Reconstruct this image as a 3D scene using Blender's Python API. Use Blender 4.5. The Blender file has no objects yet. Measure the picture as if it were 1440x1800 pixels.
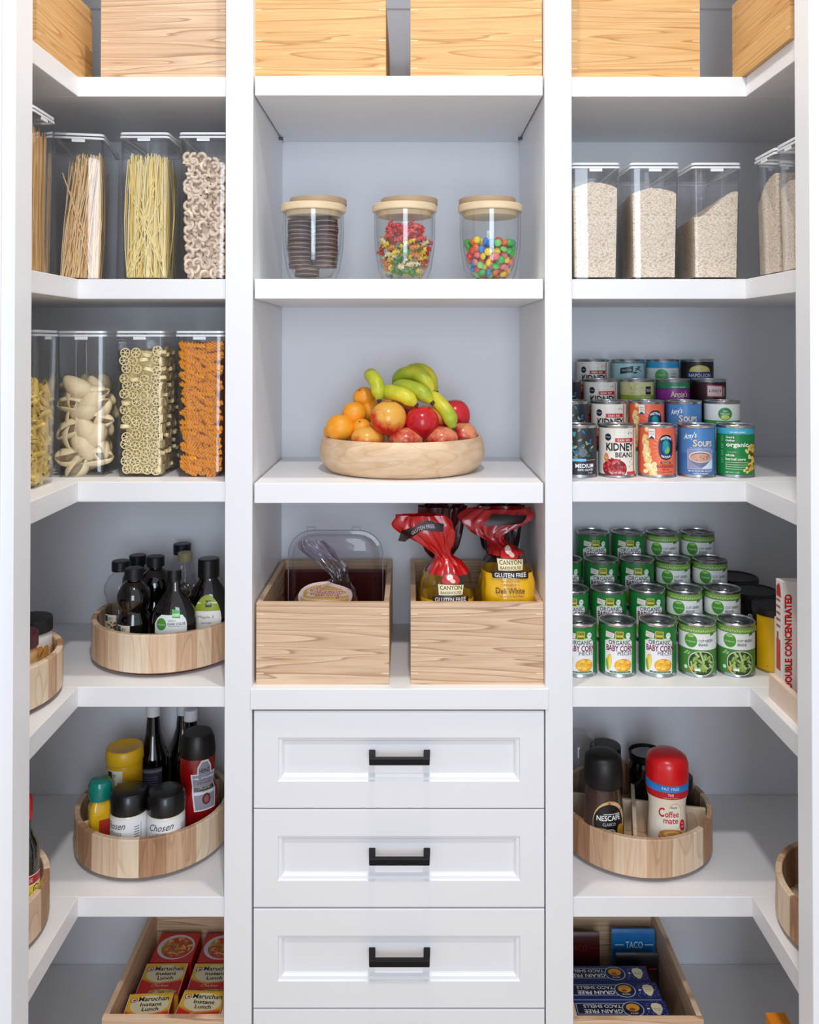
import bpy, bmesh, math, random
from mathutils import Vector, Matrix, Euler
from mathutils.geometry import tessellate_polygon
from mathutils import noise as mnoise

sc = bpy.context.scene
PI = math.pi
rnd = random.Random(7)

# ------------------------------------------------------------------ camera
F, CY, PITCH, CAMY, CAMZ = 1500.0, 590.0, 0.0100, -1.7, 1.6
cam_d = bpy.data.cameras.new('camera'); cam = bpy.data.objects.new('camera', cam_d)
sc.collection.objects.link(cam); sc.camera = cam
cam.location = (0, CAMY, CAMZ); cam.rotation_euler = (PI/2 + PITCH, 0, 0)
cam_d.sensor_fit = 'HORIZONTAL'; cam_d.sensor_width = 36.0
cam_d.lens = F/1440*36; cam_d.shift_y = -(900-CY)/1440; cam_d.clip_start = 0.02

def at(px, py, Y):
    """world point on the plane y=Y that the photograph shows at px, py"""
    a = (px-720)/F; b = (CY-py)/F
    c, s = math.cos(PITCH), math.sin(PITCH)
    d = Vector((a, c - b*s, s + b*c))
    t = (Y-CAMY)/d.y
    return Vector((0, CAMY, CAMZ)) + d*t
def PX(px, Y, z=1.2):
    dep = (Y-CAMY)*math.cos(PITCH) + (z-CAMZ)*math.sin(PITCH)
    return (px-720)*dep/F
def PZ(py, Y): return at(720, py, Y).z

# ------------------------------------------------------------------ world, lamps, exposure
w = bpy.data.worlds.new('world'); sc.world = w; w.use_nodes = True
bg = w.node_tree.nodes['Background']; bg.inputs[0].default_value = (0.82, 0.89, 1.0, 1); bg.inputs[1].default_value = 0.68
def area(name, loc, rot, size, power, color, shape='DISK', size_y=None):
    d = bpy.data.lights.new(name, 'AREA'); d.shape = shape; d.size = size
    if size_y: d.size_y = size_y
    d.energy = power; d.color = color
    o = bpy.data.objects.new(name, d); o.location = loc; o.rotation_euler = rot
    sc.collection.objects.link(o); return o
area('pantry_downlight', (0.0, -0.35, 3.58), (0, 0, 0), 0.10, 19.0, (1.0, 0.92, 0.80))
area('room_downlight', (0.08, -1.62, 3.58), (0, 0, 0), 0.14, 34.0, (1.0, 0.96, 0.92))
area('room_window', (0.18, -3.7, 1.60), (PI/2-.04, 0, math.radians(3)), 1.1, 48.0, (0.76, 0.87, 1.0), 'RECTANGLE', 2.0)
sc.view_settings.view_transform = 'Standard'; sc.view_settings.look = 'None'
sc.view_settings.exposure = 0.0; sc.view_settings.gamma = 1.0
sc.view_settings.use_curve_mapping = False
sc.cycles.transparent_max_bounces = 48
sc.cycles.max_bounces = 10
sc.cycles.sample_clamp_indirect = 4.0

# ------------------------------------------------------------------ materials
def lin(h):
    if isinstance(h, str):
        h = h.lstrip('#'); c = [int(h[i:i+2], 16)/255 for i in (0, 2, 4)]
    else: c = [v/255 for v in h]
    return tuple([v/12.92 if v <= .04045 else ((v+.055)/1.055)**2.4 for v in c] + [1.0])
_mats = {}
def nt_new(name):
    m = bpy.data.materials.new(name); m.use_nodes = True
    return m, m.node_tree, m.node_tree.nodes['Principled BSDF']
def mat(hexc, rough=0.45, metal=0.0, vary=0.04, scale=40, bump=0.0, trans=0.0, coat=0.0, sss=0.0):
    """plain coloured surface with a slight procedural mottling"""
    k = (hexc, rough, metal, vary, scale, bump, trans, coat, sss)
    if k in _mats: return _mats[k]
    m, nt, p = nt_new('surface_%s' % str(hexc).strip('#'))
    c = lin(hexc)
    tc = nt.nodes.new('ShaderNodeTexCoord'); n = nt.nodes.new('ShaderNodeTexNoise')
    n.inputs['Scale'].default_value = scale; n.inputs['Detail'].default_value = 3
    nt.links.new(tc.outputs['Object'], n.inputs['Vector'])
    mx = nt.nodes.new('ShaderNodeMix'); mx.data_type = 'RGBA'
    mx.inputs[6].default_value = tuple(v*(1-vary) for v in c[:3])+(1,)
    mx.inputs[7].default_value = tuple(min(1, v*(1+vary)) for v in c[:3])+(1,)
    nt.links.new(n.outputs['Fac'], mx.inputs[0]); nt.links.new(mx.outputs[2], p.inputs['Base Color'])
    p.inputs['Roughness'].default_value = rough; p.inputs['Metallic'].default_value = metal
    if trans: p.inputs['Transmission Weight'].default_value = trans
    if coat: p.inputs['Coat Weight'].default_value = coat
    if sss: p.inputs['Subsurface Weight'].default_value = sss; p.inputs['Subsurface Scale'].default_value = .01
    if bump:
        b = nt.nodes.new('ShaderNodeBump'); b.inputs['Strength'].default_value = bump; b.inputs['Distance'].default_value = .002
        nt.links.new(n.outputs['Fac'], b.inputs['Height']); nt.links.new(b.outputs['Normal'], p.inputs['Normal'])
    _mats[k] = m; return m
def wood(name, light, mid, dark, sx=1.0, sy=1.0, sz=13.0, lines=1.0):
    if name in _mats: return _mats[name]
    m, nt, p = nt_new(name); N = nt.nodes.new; L = nt.links.new
    tc = N('ShaderNodeTexCoord'); oi = N('ShaderNodeObjectInfo')
    ad = N('ShaderNodeVectorMath'); ad.operation = 'MULTIPLY_ADD'; ad.inputs[1].default_value = (1, 1, 1)
    L(tc.outputs['Object'], ad.inputs[0])
    sca = N('ShaderNodeVectorMath'); sca.operation = 'SCALE'; sca.inputs[0].default_value = (7, 5, 3)
    L(oi.outputs['Random'], sca.inputs['Scale']); L(sca.outputs[0], ad.inputs[2])
    mp = N('ShaderNodeMapping'); mp.inputs['Scale'].default_value = (sx*.55, sy*.55, sz*1.15); L(ad.outputs[0], mp.inputs[0])
    n1 = N('ShaderNodeTexNoise'); n1.inputs['Scale'].default_value = 1.6; n1.inputs['Detail'].default_value = 2; n1.inputs['Distortion'].default_value = .5
    L(mp.outputs[0], n1.inputs[0])
    # growth rings: contour lines of the noise field
    mul = N('ShaderNodeMath'); mul.operation = 'MULTIPLY'; mul.inputs[1].default_value = 11; L(n1.outputs['Fac'], mul.inputs[0])
    fr = N('ShaderNodeMath'); fr.operation = 'FRACT'; L(mul.outputs[0], fr.inputs[0])
    cr = N('ShaderNodeValToRGB'); e = cr.color_ramp.elements
    e[0].position = 0; e[0].color = (0, 0, 0, 1); e[1].position = 1; e[1].color = (0, 0, 0, 1)
    x = cr.color_ramp.elements.new(.80); x.color = (.35, .35, .35, 1)
    x = cr.color_ramp.elements.new(.93); x.color = (1, 1, 1, 1)
    L(fr.outputs[0], cr.inputs[0])
    mp2 = N('ShaderNodeMapping'); mp2.inputs['Scale'].default_value = (sx*9, sy*9, sz*16 if sz > 3 else sz*9)
    if sx > 3: mp2.inputs['Scale'].default_value = (sx*14, sy*14, 8)
    L(ad.outputs[0], mp2.inputs[0])
    n2 = N('ShaderNodeTexNoise'); n2.inputs['Scale'].default_value = 1.0; n2.inputs['Detail'].default_value = 4; L(mp2.outputs[0], n2.inputs[0])
    a = N('ShaderNodeMix'); a.data_type = 'RGBA'; a.inputs[6].default_value = lin(light); a.inputs[7].default_value = lin(mid)
    sm = N('ShaderNodeMapRange'); sm.inputs[1].default_value = .35; sm.inputs[2].default_value = .68; L(n2.outputs['Fac'], sm.inputs[0]); L(sm.outputs[0], a.inputs[0])
    b = N('ShaderNodeMix'); b.data_type = 'RGBA'; b.inputs[7].default_value = lin(dark); L(a.outputs[2], b.inputs[6])
    f = N('ShaderNodeMath'); f.operation = 'MULTIPLY'; f.inputs[1].default_value = .75*lines; L(cr.outputs[0], f.inputs[0]); L(f.outputs[0], b.inputs[0])
    L(b.outputs[2], p.inputs['Base Color']); p.inputs['Roughness'].default_value = .5
    _mats[name] = m; return m
def clear(name, tint=(.97, .97, .97), ior=1.45, gloss=1.0, rough=.02):
    """thin clear wall: mirror by Fresnel, the rest passes straight through"""
    if name in _mats: return _mats[name]
    m, nt, p = nt_new(name); nt.nodes.remove(p); N = nt.nodes.new; L = nt.links.new
    out = nt.nodes['Material Output']
    t = N('ShaderNodeBsdfTransparent'); t.inputs[0].default_value = tint+(1,)
    g = N('ShaderNodeBsdfGlossy'); g.inputs['Roughness'].default_value = rough
    lw = N('ShaderNodeLayerWeight'); lw.inputs['Blend'].default_value = .5
    pw = N('ShaderNodeMath'); pw.operation = 'POWER'; pw.inputs[1].default_value = 5; L(lw.outputs['Facing'], pw.inputs[0])
    f0 = ((ior-1)/(ior+1))**2
    fr = N('ShaderNodeMath'); fr.operation = 'MULTIPLY_ADD'; fr.inputs[1].default_value = 1-f0; fr.inputs[2].default_value = f0; L(pw.outputs[0], fr.inputs[0])
    n = N('ShaderNodeTexNoise'); n.inputs['Scale'].default_value = 6
    tc = N('ShaderNodeTexCoord'); L(tc.outputs['Object'], n.inputs['Vector'])
    b = N('ShaderNodeBump'); b.inputs['Strength'].default_value = .05; b.inputs['Distance'].default_value = .01
    L(n.outputs['Fac'], b.inputs['Height']); L(b.outputs[0], g.inputs['Normal'])
    f = N('ShaderNodeMath'); f.operation = 'MULTIPLY'; f.inputs[1].default_value = gloss; L(fr.outputs[0], f.inputs[0])
    mx = N('ShaderNodeMixShader'); L(f.outputs[0], mx.inputs[0]); L(t.outputs[0], mx.inputs[1]); L(g.outputs[0], mx.inputs[2])
    L(mx.outputs[0], out.inputs[0]); _mats[name] = m; return m
def fruit(name, c1, c2, scale, rough=.3, zmix=0.0, bump=0.0):
    if name in _mats: return _mats[name]
    m, nt, p = nt_new(name); N = nt.nodes.new; L = nt.links.new
    tc = N('ShaderNodeTexCoord'); oi = N('ShaderNodeObjectInfo')
    ad = N('ShaderNodeVectorMath'); ad.operation = 'ADD'; L(tc.outputs['Object'], ad.inputs[0])
    sca = N('ShaderNodeVectorMath'); sca.operation = 'SCALE'; sca.inputs[0].default_value = (7, 5, 3); L(oi.outputs['Random'], sca.inputs['Scale']); L(sca.outputs[0], ad.inputs[1])
    n = N('ShaderNodeTexNoise'); n.inputs['Scale'].default_value = scale; n.inputs['Detail'].default_value = 6; n.inputs['Roughness'].default_value = .65; L(ad.outputs[0], n.inputs[0])
    sp = N('ShaderNodeSeparateXYZ'); L(tc.outputs['Object'], sp.inputs[0])
    ma = N('ShaderNodeMath'); ma.operation = 'MULTIPLY_ADD'; ma.inputs[1].default_value = zmix; L(sp.outputs[2], ma.inputs[0]); L(n.outputs['Fac'], ma.inputs[2])
    r = N('ShaderNodeMapRange'); r.inputs[1].default_value = .42; r.inputs[2].default_value = .6; L(ma.outputs[0], r.inputs[0])
    mx = N('ShaderNodeMix'); mx.data_type = 'RGBA'; mx.inputs[6].default_value = lin(c1); mx.inputs[7].default_value = lin(c2)
    L(r.outputs[0], mx.inputs[0]); L(mx.outputs[2], p.inputs['Base Color']); p.inputs['Roughness'].default_value = rough
    if bump:
        n3 = N('ShaderNodeTexNoise'); n3.inputs['Scale'].default_value = 420; L(tc.outputs['Object'], n3.inputs[0])
        b = N('ShaderNodeBump'); b.inputs['Strength'].default_value = bump; b.inputs['Distance'].default_value = .001
        L(n3.outputs['Fac'], b.inputs['Height']); L(b.outputs[0], p.inputs['Normal'])
    _mats[name] = m; return m

PAINT = mat('#eeeef0', .42, vary=.015, scale=8)
WALLP = mat('#eeeff3', .7, vary=.015, scale=6)
WOODC = wood('pale_ash_crate', '#e8caa9', '#dbb48f', '#93694a')
WOODT = wood('warm_lit_ash_crate', '#e4bb80', '#d9a869', '#ab6f36')  # ash crate wood again, with the downlight's warm tint put into its colour
WEND = mat('#f0d9b8', .55)
STAVES = [wood('stave_%s' % k, a, b, c, 11, 11, 1.0, .55) for k, a, b, c in
          (('pale', '#e6cbae', '#d9b794', '#a9825f'), ('tan', '#d6b291', '#c29a76', '#8f6646'), ('brown', '#b98e6c', '#a07450', '#6d462c'), ('cream', '#f0dcc4', '#e4caa8', '#bd9a78'))]
BOWLW = wood('mango_wood', '#e6c9a8', '#d8b48c', '#b98d64', 3, 3, 5, .45)
ACRY = clear('clear_acrylic', (.990, .990, .992), 1.40, 1.5)
GLASS = clear('clear_glass', (.985, .99, .99), 1.45, 1.8)
FILM = clear('clear_film', (.90, .88, .91), 1.35, 1.6, .12)
FROST = mat('#f4f6f8', .25, trans=.35)
STEEL = mat('#c9cacc', .28, .95, vary=.05)
STEELD = mat('#6e6f75', .33, .95, vary=.05)
BLACK = mat('#0b0b0d', .35, coat=.2)
DARKG = mat('#0a0606', .08, coat=1.0)

# ------------------------------------------------------------------ mesh builder
class MB:
    def __init__(s): s.v = []; s.f = []; s.m = []; s.mats = []
    def mi(s, m):
        if m not in s.mats: s.mats.append(m)
        return s.mats.index(m)
    def add(s, vs, fs, m, M=None):
        o = len(s.v); k = s.mi(m)
        s.v += [(M @ Vector(p)) if M else Vector(p) for p in vs]
        for f in fs: s.f.append(tuple(o+i for i in f)); s.m.append(k)
    def box(s, x0, x1, y0, y1, z0, z1, m, M=None):
        vs = [(x, y, z) for z in (z0, z1) for y in (y0, y1) for x in (x0, x1)]
        s.add(vs, [(0, 2, 3, 1), (4, 5, 7, 6), (0, 1, 5, 4), (2, 6, 7, 3), (0, 4, 6, 2), (1, 3, 7, 5)], m, M); return s
    def frustum(s, w0, d0, w1, d1, z0, z1, m, top=True, bot=True, flip=False):
        vs = []
        for w_, d_, z in ((w0, d0, z0), (w1, d1, z1)):
            vs += rrect(w_, d_, .006, z)
        n = len(vs)//2
        fs = [(i, (i+1) % n, n+(i+1) % n, n+i) for i in range(n)]
        if bot: fs.append(tuple(range(n-1, -1, -1)))
        if top: fs.append(tuple(range(n, 2*n)))
        if flip: fs = [f[::-1] for f in fs]
        s.add(vs, fs, m); return s
    def lathe(s, prof, m, seg=32, c=(0, 0, 0), sy=1.0, sx=1.0, M=None):
        vs = []; fs = []
        idx = []
        for r, z in prof:
            if r < 1e-6: idx.append([len(vs)]); vs.append((c[0], c[1], c[2]+z))
            else:
                idx.append(list(range(len(vs), len(vs)+seg)))
                for i in range(seg):
                    a = 2*PI*i/seg; vs.append((c[0]+r*sx*math.cos(a), c[1]+r*sy*math.sin(a), c[2]+z))
        for A, B in zip(idx, idx[1:]):
            for i in range(seg):
                j = (i+1) % seg
                if len(A) == 1 and len(B) == 1: continue
                if len(A) == 1: fs.append((A[0], B[j], B[i]))
                elif len(B) == 1: fs.append((A[i], A[j], B[0]))
                else: fs.append((A[i], A[j], B[j], B[i]))
        s.add(vs, fs, m, M); return s
    def tube(s, pts, r, m, seg=8, close=False, caps=True, M=None, flat=None):
        pts = [Vector(p) for p in pts]; n = len(pts)
        rs = r if isinstance(r, (list, tuple)) else [r]*n
        vs = []; up = None
        for i, p in enumerate(pts):
            a = pts[(i-1) % n] if (i or close) else p; b = pts[(i+1) % n] if (i < n-1 or close) else p
            t = (b-a).normalized()
            if up is None:
                up = Vector((0, 0, 1)) if abs(t.z) < .9 else Vector((1, 0, 0))
            x = t.cross(up).normalized(); up = x.cross(t).normalized()
            for k in range(seg):
                an = 2*PI*k/seg
                fx = flat if flat else 1.0
                vs.append(p + (x*math.cos(an)*fx + up*math.sin(an))*rs[i])
        fs = []
        for i in range(n if close else n-1):
            j = (i+1) % n
            for k in range(seg):
                l = (k+1) % seg
                fs.append((i*seg+k, j*seg+k, j*seg+l, i*seg+l))
        if caps and not close:
            fs.append(tuple(range(seg))); fs.append(tuple((n-1)*seg+k for k in range(seg-1, -1, -1)))
        s.add(vs, fs, m, M); return s
    def build(s, name, parent=None, loc=None, smooth=35, bevel=0, fix=True):
        me = bpy.data.meshes.new(name); me.from_pydata([tuple(p) for p in s.v], [], s.f)
        for m in s.mats: me.materials.append(m)
        me.polygons.foreach_set('material_index', s.m); me.update()
        if fix:
            bm = bmesh.new(); bm.from_mesh(me); bmesh.ops.recalc_face_normals(bm, faces=bm.faces); bm.to_mesh(me); bm.free()
        if smooth:
            me.shade_smooth(); me.set_sharp_from_angle(angle=math.radians(smooth))
        o = bpy.data.objects.new(name, me); sc.collection.objects.link(o)
        if parent: o.parent = parent
        if loc is not None: o.location = loc
        if bevel:
            b = o.modifiers.new('bevel', 'BEVEL'); b.width = bevel; b.segments = 2; b.limit_method = 'ANGLE'; b.harden_normals = True
        return o
def rrect(w_, d_, r, z, n=3):
    out = []
    for cx, cy, a0 in ((1, 1, 0), (-1, 1, 90), (-1, -1, 180), (1, -1, 270)):
        for k in range(n+1):
            a = math.radians(a0+90*k/n)
            out.append((cx*(w_/2-r)+r*math.cos(a), cy*(d_/2-r)+r*math.sin(a), z))
    return out

def tag(o, label=None, cat=None, group=None, kind=None):
    if label: o['label'] = label
    if cat: o['category'] = cat
    if group: o['group'] = group
    if kind: o['kind'] = kind
    return o
def thing(name, label, cat, loc=(0, 0, 0), rz=0, group=None, rot=None):
    o = bpy.data.objects.new(name, None); sc.collection.objects.link(o); o.empty_display_size = .02
    o.location = loc; o.rotation_euler = rot or (0, 0, rz)
    return tag(o, label, cat, group)
KIDS = {}
def clone(o, loc, rot=(0, 0, 0), label=None, group=None, scale=None, parent=None):
    c = o.copy(); sc.collection.objects.link(c)
    if parent is None:
        c.location = loc; c.rotation_euler = rot
        if scale: c.scale = scale
        if label: c['label'] = label
        if group: c['group'] = group
    else: c.parent = parent
    if o.name not in KIDS: KIDS[o.name] = [x.name for x in o.children]
    for ch in KIDS[o.name]: clone(bpy.data.objects[ch], None, parent=c)
    return c

# ------------------------------------------------------------------ printed artwork on labels
_txt = {}
def text_tris(s, bold=0.0):
    k = (s, bold)
    if k in _txt: return _txt[k]
    cu = bpy.data.curves.new('t', 'FONT'); cu.body = s; cu.size = 1; cu.offset = bold; cu.resolution_u = 2
    o = bpy.data.objects.new('t', cu); sc.collection.objects.link(o)
    dg = bpy.context.evaluated_depsgraph_get(); dg.update()
    me = o.evaluated_get(dg).to_mesh(); me.calc_loop_triangles()
    vs = [(v.co.x, v.co.y) for v in me.vertices]; ts = [tuple(t.vertices) for t in me.loop_triangles]
    o.evaluated_get(dg).to_mesh_clear(); bpy.data.objects.remove(o); bpy.data.curves.remove(cu)
    xs = [v[0] for v in vs] or [0, 1]; ys = [v[1] for v in vs] or [0, 1]
    _txt[k] = (vs, ts, min(xs), max(xs), min(ys), max(ys)); return _txt[k]
class Art:
    """flat print: coloured shapes and lettering in label coordinates (u right, v up, metres)"""
    def __init__(s): s.items = []
    def tri(s, vs, ts, col, lay): s.items.append((vs, ts, col, lay)); return s
    def rect(s, u0, v0, u1, v1, col, lay=1, rot=0):
        return s.poly([(u0, v0), (u1, v0), (u1, v1), (u0, v1)], col, lay, rot)
    def poly(s, pts, col, lay=1, rot=0):
        if rot:
            cx = sum(p[0] for p in pts)/len(pts); cy = sum(p[1] for p in pts)/len(pts); a = math.radians(rot)
            pts = [(cx+(x-cx)*math.cos(a)-(y-cy)*math.sin(a), cy+(x-cx)*math.sin(a)+(y-cy)*math.cos(a)) for x, y in pts]
        ts = tessellate_polygon([[Vector((x, y, 0)) for x, y in pts]])
        return s.tri(pts, [tuple(t) for t in ts], col, lay)
    def ell(s, cx, cy, rx, ry, col, lay=1, rot=0, n=20, p=1.0):
        pts = []
        for i in range(n):
            a = 2*PI*i/n; ca, sa = math.cos(a), math.sin(a)
            pts.append((cx+rx*math.copysign(abs(ca)**p, ca), cy+ry*math.copysign(abs(sa)**p, sa)))
        return s.poly(pts, col, lay, rot)
    def text(s, t, cx, cy, h, col, lay=3, w=None, bold=.0, shear=0, rot=0, arc=0):
        vs, ts, x0, x1, y0, y1 = text_tris(t, bold)
        k = h/(y1-y0); kx = (w/(x1-x0)) if w else k; a = math.radians(rot); out = []
        for x, y in vs:
            X_ = (x-(x0+x1)/2)*kx + shear*(y-(y0+y1)/2)*k; Y_ = (y-(y0+y1)/2)*k
            if arc: Y_ += -arc*X_*X_
            out.append((cx+X_*math.cos(a)-Y_*math.sin(a), cy+X_*math.sin(a)+Y_*math.cos(a)))
        return s.tri(out, ts, col, lay)
    def blobs(s, n, u0, v0, u1, v1, rx, ry, cols, lay=2, seed=1, inside=None):
        r = random.Random(seed); k = 0; tries = 0
        while k < n and tries < n*20:
            tries += 1
            x, y = r.uniform(u0, u1), r.uniform(v0, v1)
            if inside and not inside(x, y): continue
            s.ell(x, y, rx*r.uniform(.8, 1.2), ry*r.uniform(.8, 1.2), r.choice(cols), lay+.04*k/n*10, r.uniform(0, 180), 8); k += 1
        return s
    def build(s, name, parent, fn, step=.004, rough=.4, unit=.00012, loc=None, vstep=0):
        mb = MB()
        for vs, ts, col, lay in s.items:
            m = col if not isinstance(col, str) else mat(col, rough, vary=.02)
            xs = [v[0] for v in vs]; a, b = min(xs), max(xs)
            if step and b-a > step*1.5:
                bm = bmesh.new(); bv = [bm.verts.new((x, y, 0)) for x, y in vs]
                for t in ts:
                    try: bm.faces.new([bv[i] for i in t])
                    except ValueError: pass
                n = int((b-a)/step)
                for i in range(1, n+1):
                    bmesh.ops.bisect_plane(bm, geom=bm.verts[:]+bm.edges[:]+bm.faces[:], plane_co=(a+(b-a)*i/(n+1), 0, 0), plane_no=(1, 0, 0))
                if vstep:
                    ys = [v[1] for v in vs]; c, d = min(ys), max(ys); k2 = int((d-c)/vstep)
                    for i in range(1, k2+1):
                        bmesh.ops.bisect_plane(bm, geom=bm.verts[:]+bm.edges[:]+bm.faces[:], plane_co=(0, c+(d-c)*i/(k2+1), 0), plane_no=(0, 1, 0))
                bm.verts.index_update()
                vs2 = [(v.co.x, v.co.y) for v in bm.verts]; ts2 = [tuple(v.index for v in f.verts) for f in bm.faces]; bm.free()
            else: vs2, ts2 = vs, ts
            mb.add([fn(x, y, (lay+.6)*unit) for x, y in vs2], ts2, m)
        return mb.build(name, parent, loc=loc, smooth=30, fix=False)
def wrap(R, z0=0, sy=1.0, rf=None, a0=0.0):
    def fn(u, v, o):
        r = (rf(v) if rf else R); a = u/R + a0; r += o
        return (r*math.sin(a), -r*math.cos(a)*sy, z0+v)
    return fn
def flat_front(y, x0=0, z0=0): return lambda u, v, o: (x0+u, y-o, z0+v)
def flat_top(z, x0=0, y0=0): return lambda u, v, o: (x0+u, y0+v, z+o)
def flat_left(x, y0=0, z0=0): return lambda u, v, o: (x-o, y0-u, z0+v)
# ================================================================== the setting
T = .040
Z1, Z2, Z3, Z4, Z5, Z6 = [PZ(y, 0) for y in (135, 490.5, 847, 1207.5, 1576.5, 1943)]
XL, XR, WX, YB = -.366, .323, 1.03, .385     # inner edges of the side bays, side walls, back wall
PL, PR = (-.366, -.3115), (.2690, .323)      # upright panels
YF = -.300                                   # front wall of the pantry (inner side)
def struct(name, mb, **k): return tag(mb.build(name, **k), kind='structure')
floor_m = mat('#b79a7c', .5, vary=.08, scale=3)
struct('floor', MB().box(-2.2, 2.2, -2.8, .5, -.05, 0, floor_m))
struct('ceiling', MB().box(-2.2, 2.2, -2.2, .5, 3.6, 3.65, PAINT))
struct('wall_back', MB().box(-1.1, 1.1, YB, YB+.05, 0, 3.6, WALLP))
struct('wall_left', MB().box(-WX-.06, -WX, YF-.06, YB, 0, 3.6, WALLP))
struct('wall_right', MB().box(WX, WX+.06, YF-.06, YB, 0, 3.6, WALLP))
XJL, XJR = PX(53, YF), PX(1401.5, YF)
struct('wall_front_left', MB().box(-1.3, XJL-.022, YF-.06, YF, 0, 3.6, WALLP))
struct('wall_front_right', MB().box(XJR+.022, 1.3, YF-.06, YF, 0, 3.6, WALLP))
struct('trim_1', MB().box(XJL-.022, XJL, YF-.060, YF+.002, 0, 3.6, PAINT).box(XJL-.1, XJL-.0235, YF-.075, YF-.0601, 0, 3.6, PAINT), bevel=.002)
struct('trim_2', MB().box(XJR, XJR+.022, YF-.050, YF+.002, 0, 3.6, PAINT).box(XJR+.0235, XJR+.1, YF-.075, YF-.0601, 0, 3.6, PAINT), bevel=.002)
struct('trim_3', MB().box(-1.02, 1.02, YB-.012, YB, PZ(18, YB), 3.6, PAINT), bevel=.001)

struct('unseen_shade_shelf_back', MB().box(-1.02, 1.02, .002, YB-.013, Z1+.36, Z1+.40, PAINT))  # unseen upper shelf, added to shade the top of the back wall
struct('unseen_shade_shelf_left', MB().box(-1.02, PX(137, 0, 2.1), YF+.004, .001, Z1+.36, Z1+.40, PAINT))  # left arm of the added shelf, out of view
struct('unseen_shade_shelf_right', MB().box(PX(1312, 0, 2.1), 1.02, YF+.004, .001, Z1+.36, Z1+.40, PAINT))  # right arm of the added shelf, out of view
def panel(name, x, label, pins):
    t = thing(name, label, 'panel', ((x[0]+x[1])/2, 0, 0))
    h = (x[1]-x[0])/2
    MB().box(-h, h, -.006, YB-.001, 0, 3.59, PAINT).build('board', t, bevel=.0012)
    for z, y in pins:
        sgn = 1 if x[0] < 0 else -1
        MB().lathe([(0, -.004), (.0035, -.004), (.0035, .010), (0, .010)], STEELD, 10, M=Matrix.Translation((sgn*h, y, z)) @ Euler((0, sgn*PI/2, 0)).to_matrix().to_4x4()).build('shelf_pin', t)
panel('upright_panel', PL, 'white upright panel left of the fruit bowl and the drawers', [(Z1-T-.004, .33)])
panel('upright_panel', PR, 'white upright panel right of the fruit bowl and the drawers', [(Z1-T-.004, .33)])

# corner shelves: back board and side board, mitred where they meet
rows_l = ['top white corner shelf on the left holding wooden crates', 'white corner shelf on the left under the spaghetti canisters',
          'white corner shelf on the left under the wheel and spiral pasta canisters', 'white corner shelf on the left under the syrup turntable',
          'white corner shelf on the left under the ketchup and mayonnaise turntable', 'lowest white corner shelf on the left under the noodle carton crate']
rows_r = ['top white corner shelf on the right holding wooden crates', 'white corner shelf on the right under the rice canisters',
          'white corner shelf on the right under the mixed soup and bean cans', 'white corner shelf on the right under the baby corn cans',
          'white corner shelf on the right under the coffee turntable', 'lowest white corner shelf on the right under the taco shell crate']
for i, z in enumerate((Z1, Z2, Z3, Z4, Z5, Z6)):
    for sgn, lab in ((-1, rows_l[i]), (1, rows_r[i])):
        xin = XL if sgn < 0 else XR
        xc = PX(137.5, 0, z) if sgn < 0 else (PX(1311.5, 0, z) if i < 3 else PX(1319, 0, z) if i == 3 else PX(1323, 0, z))
        t = thing('corner_shelf', lab, 'shelf', (0, 0, z), group='corner shelves on the %s' % ('left' if sgn < 0 else 'right'))
        a, b = sorted((xin+sgn*.0006, sgn*(WX-.001)))
        MB().box(a, b, 0, YB-.001, -T, 0, PAINT).build('back_board', t, bevel=.0015)
        a, b = sorted((xc, sgn*(WX-.001)))
        MB().box(a, b, YF+.004, -.0006, -T, 0, PAINT).build('side_board', t, bevel=.0015)
for z, lab in ((Z1+.001, 'top white shelf in the middle under two wooden crates'), (Z2, 'white shelf in the middle under the three glass jars'), (Z3-.002, 'white shelf in the middle under the fruit bowl')):
    t = MB().box(PL[1]+.003, PR[0]-.003, -.004, YB-.001, -T, 0, PAINT).build('wall_shelf', loc=(0, 0, z), bevel=.002)
    tag(t, lab, 'shelf', 'shelves in the middle bay')
zc = PZ(1248, -.01)
t = MB().box(PL[1]-.003, PR[0]+.006, -.0095, YB-.001, zc, Z4, PAINT).build('countertop', bevel=.0015)
tag(t, 'white countertop under the open bread crates, above the drawers', 'countertop')

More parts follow.
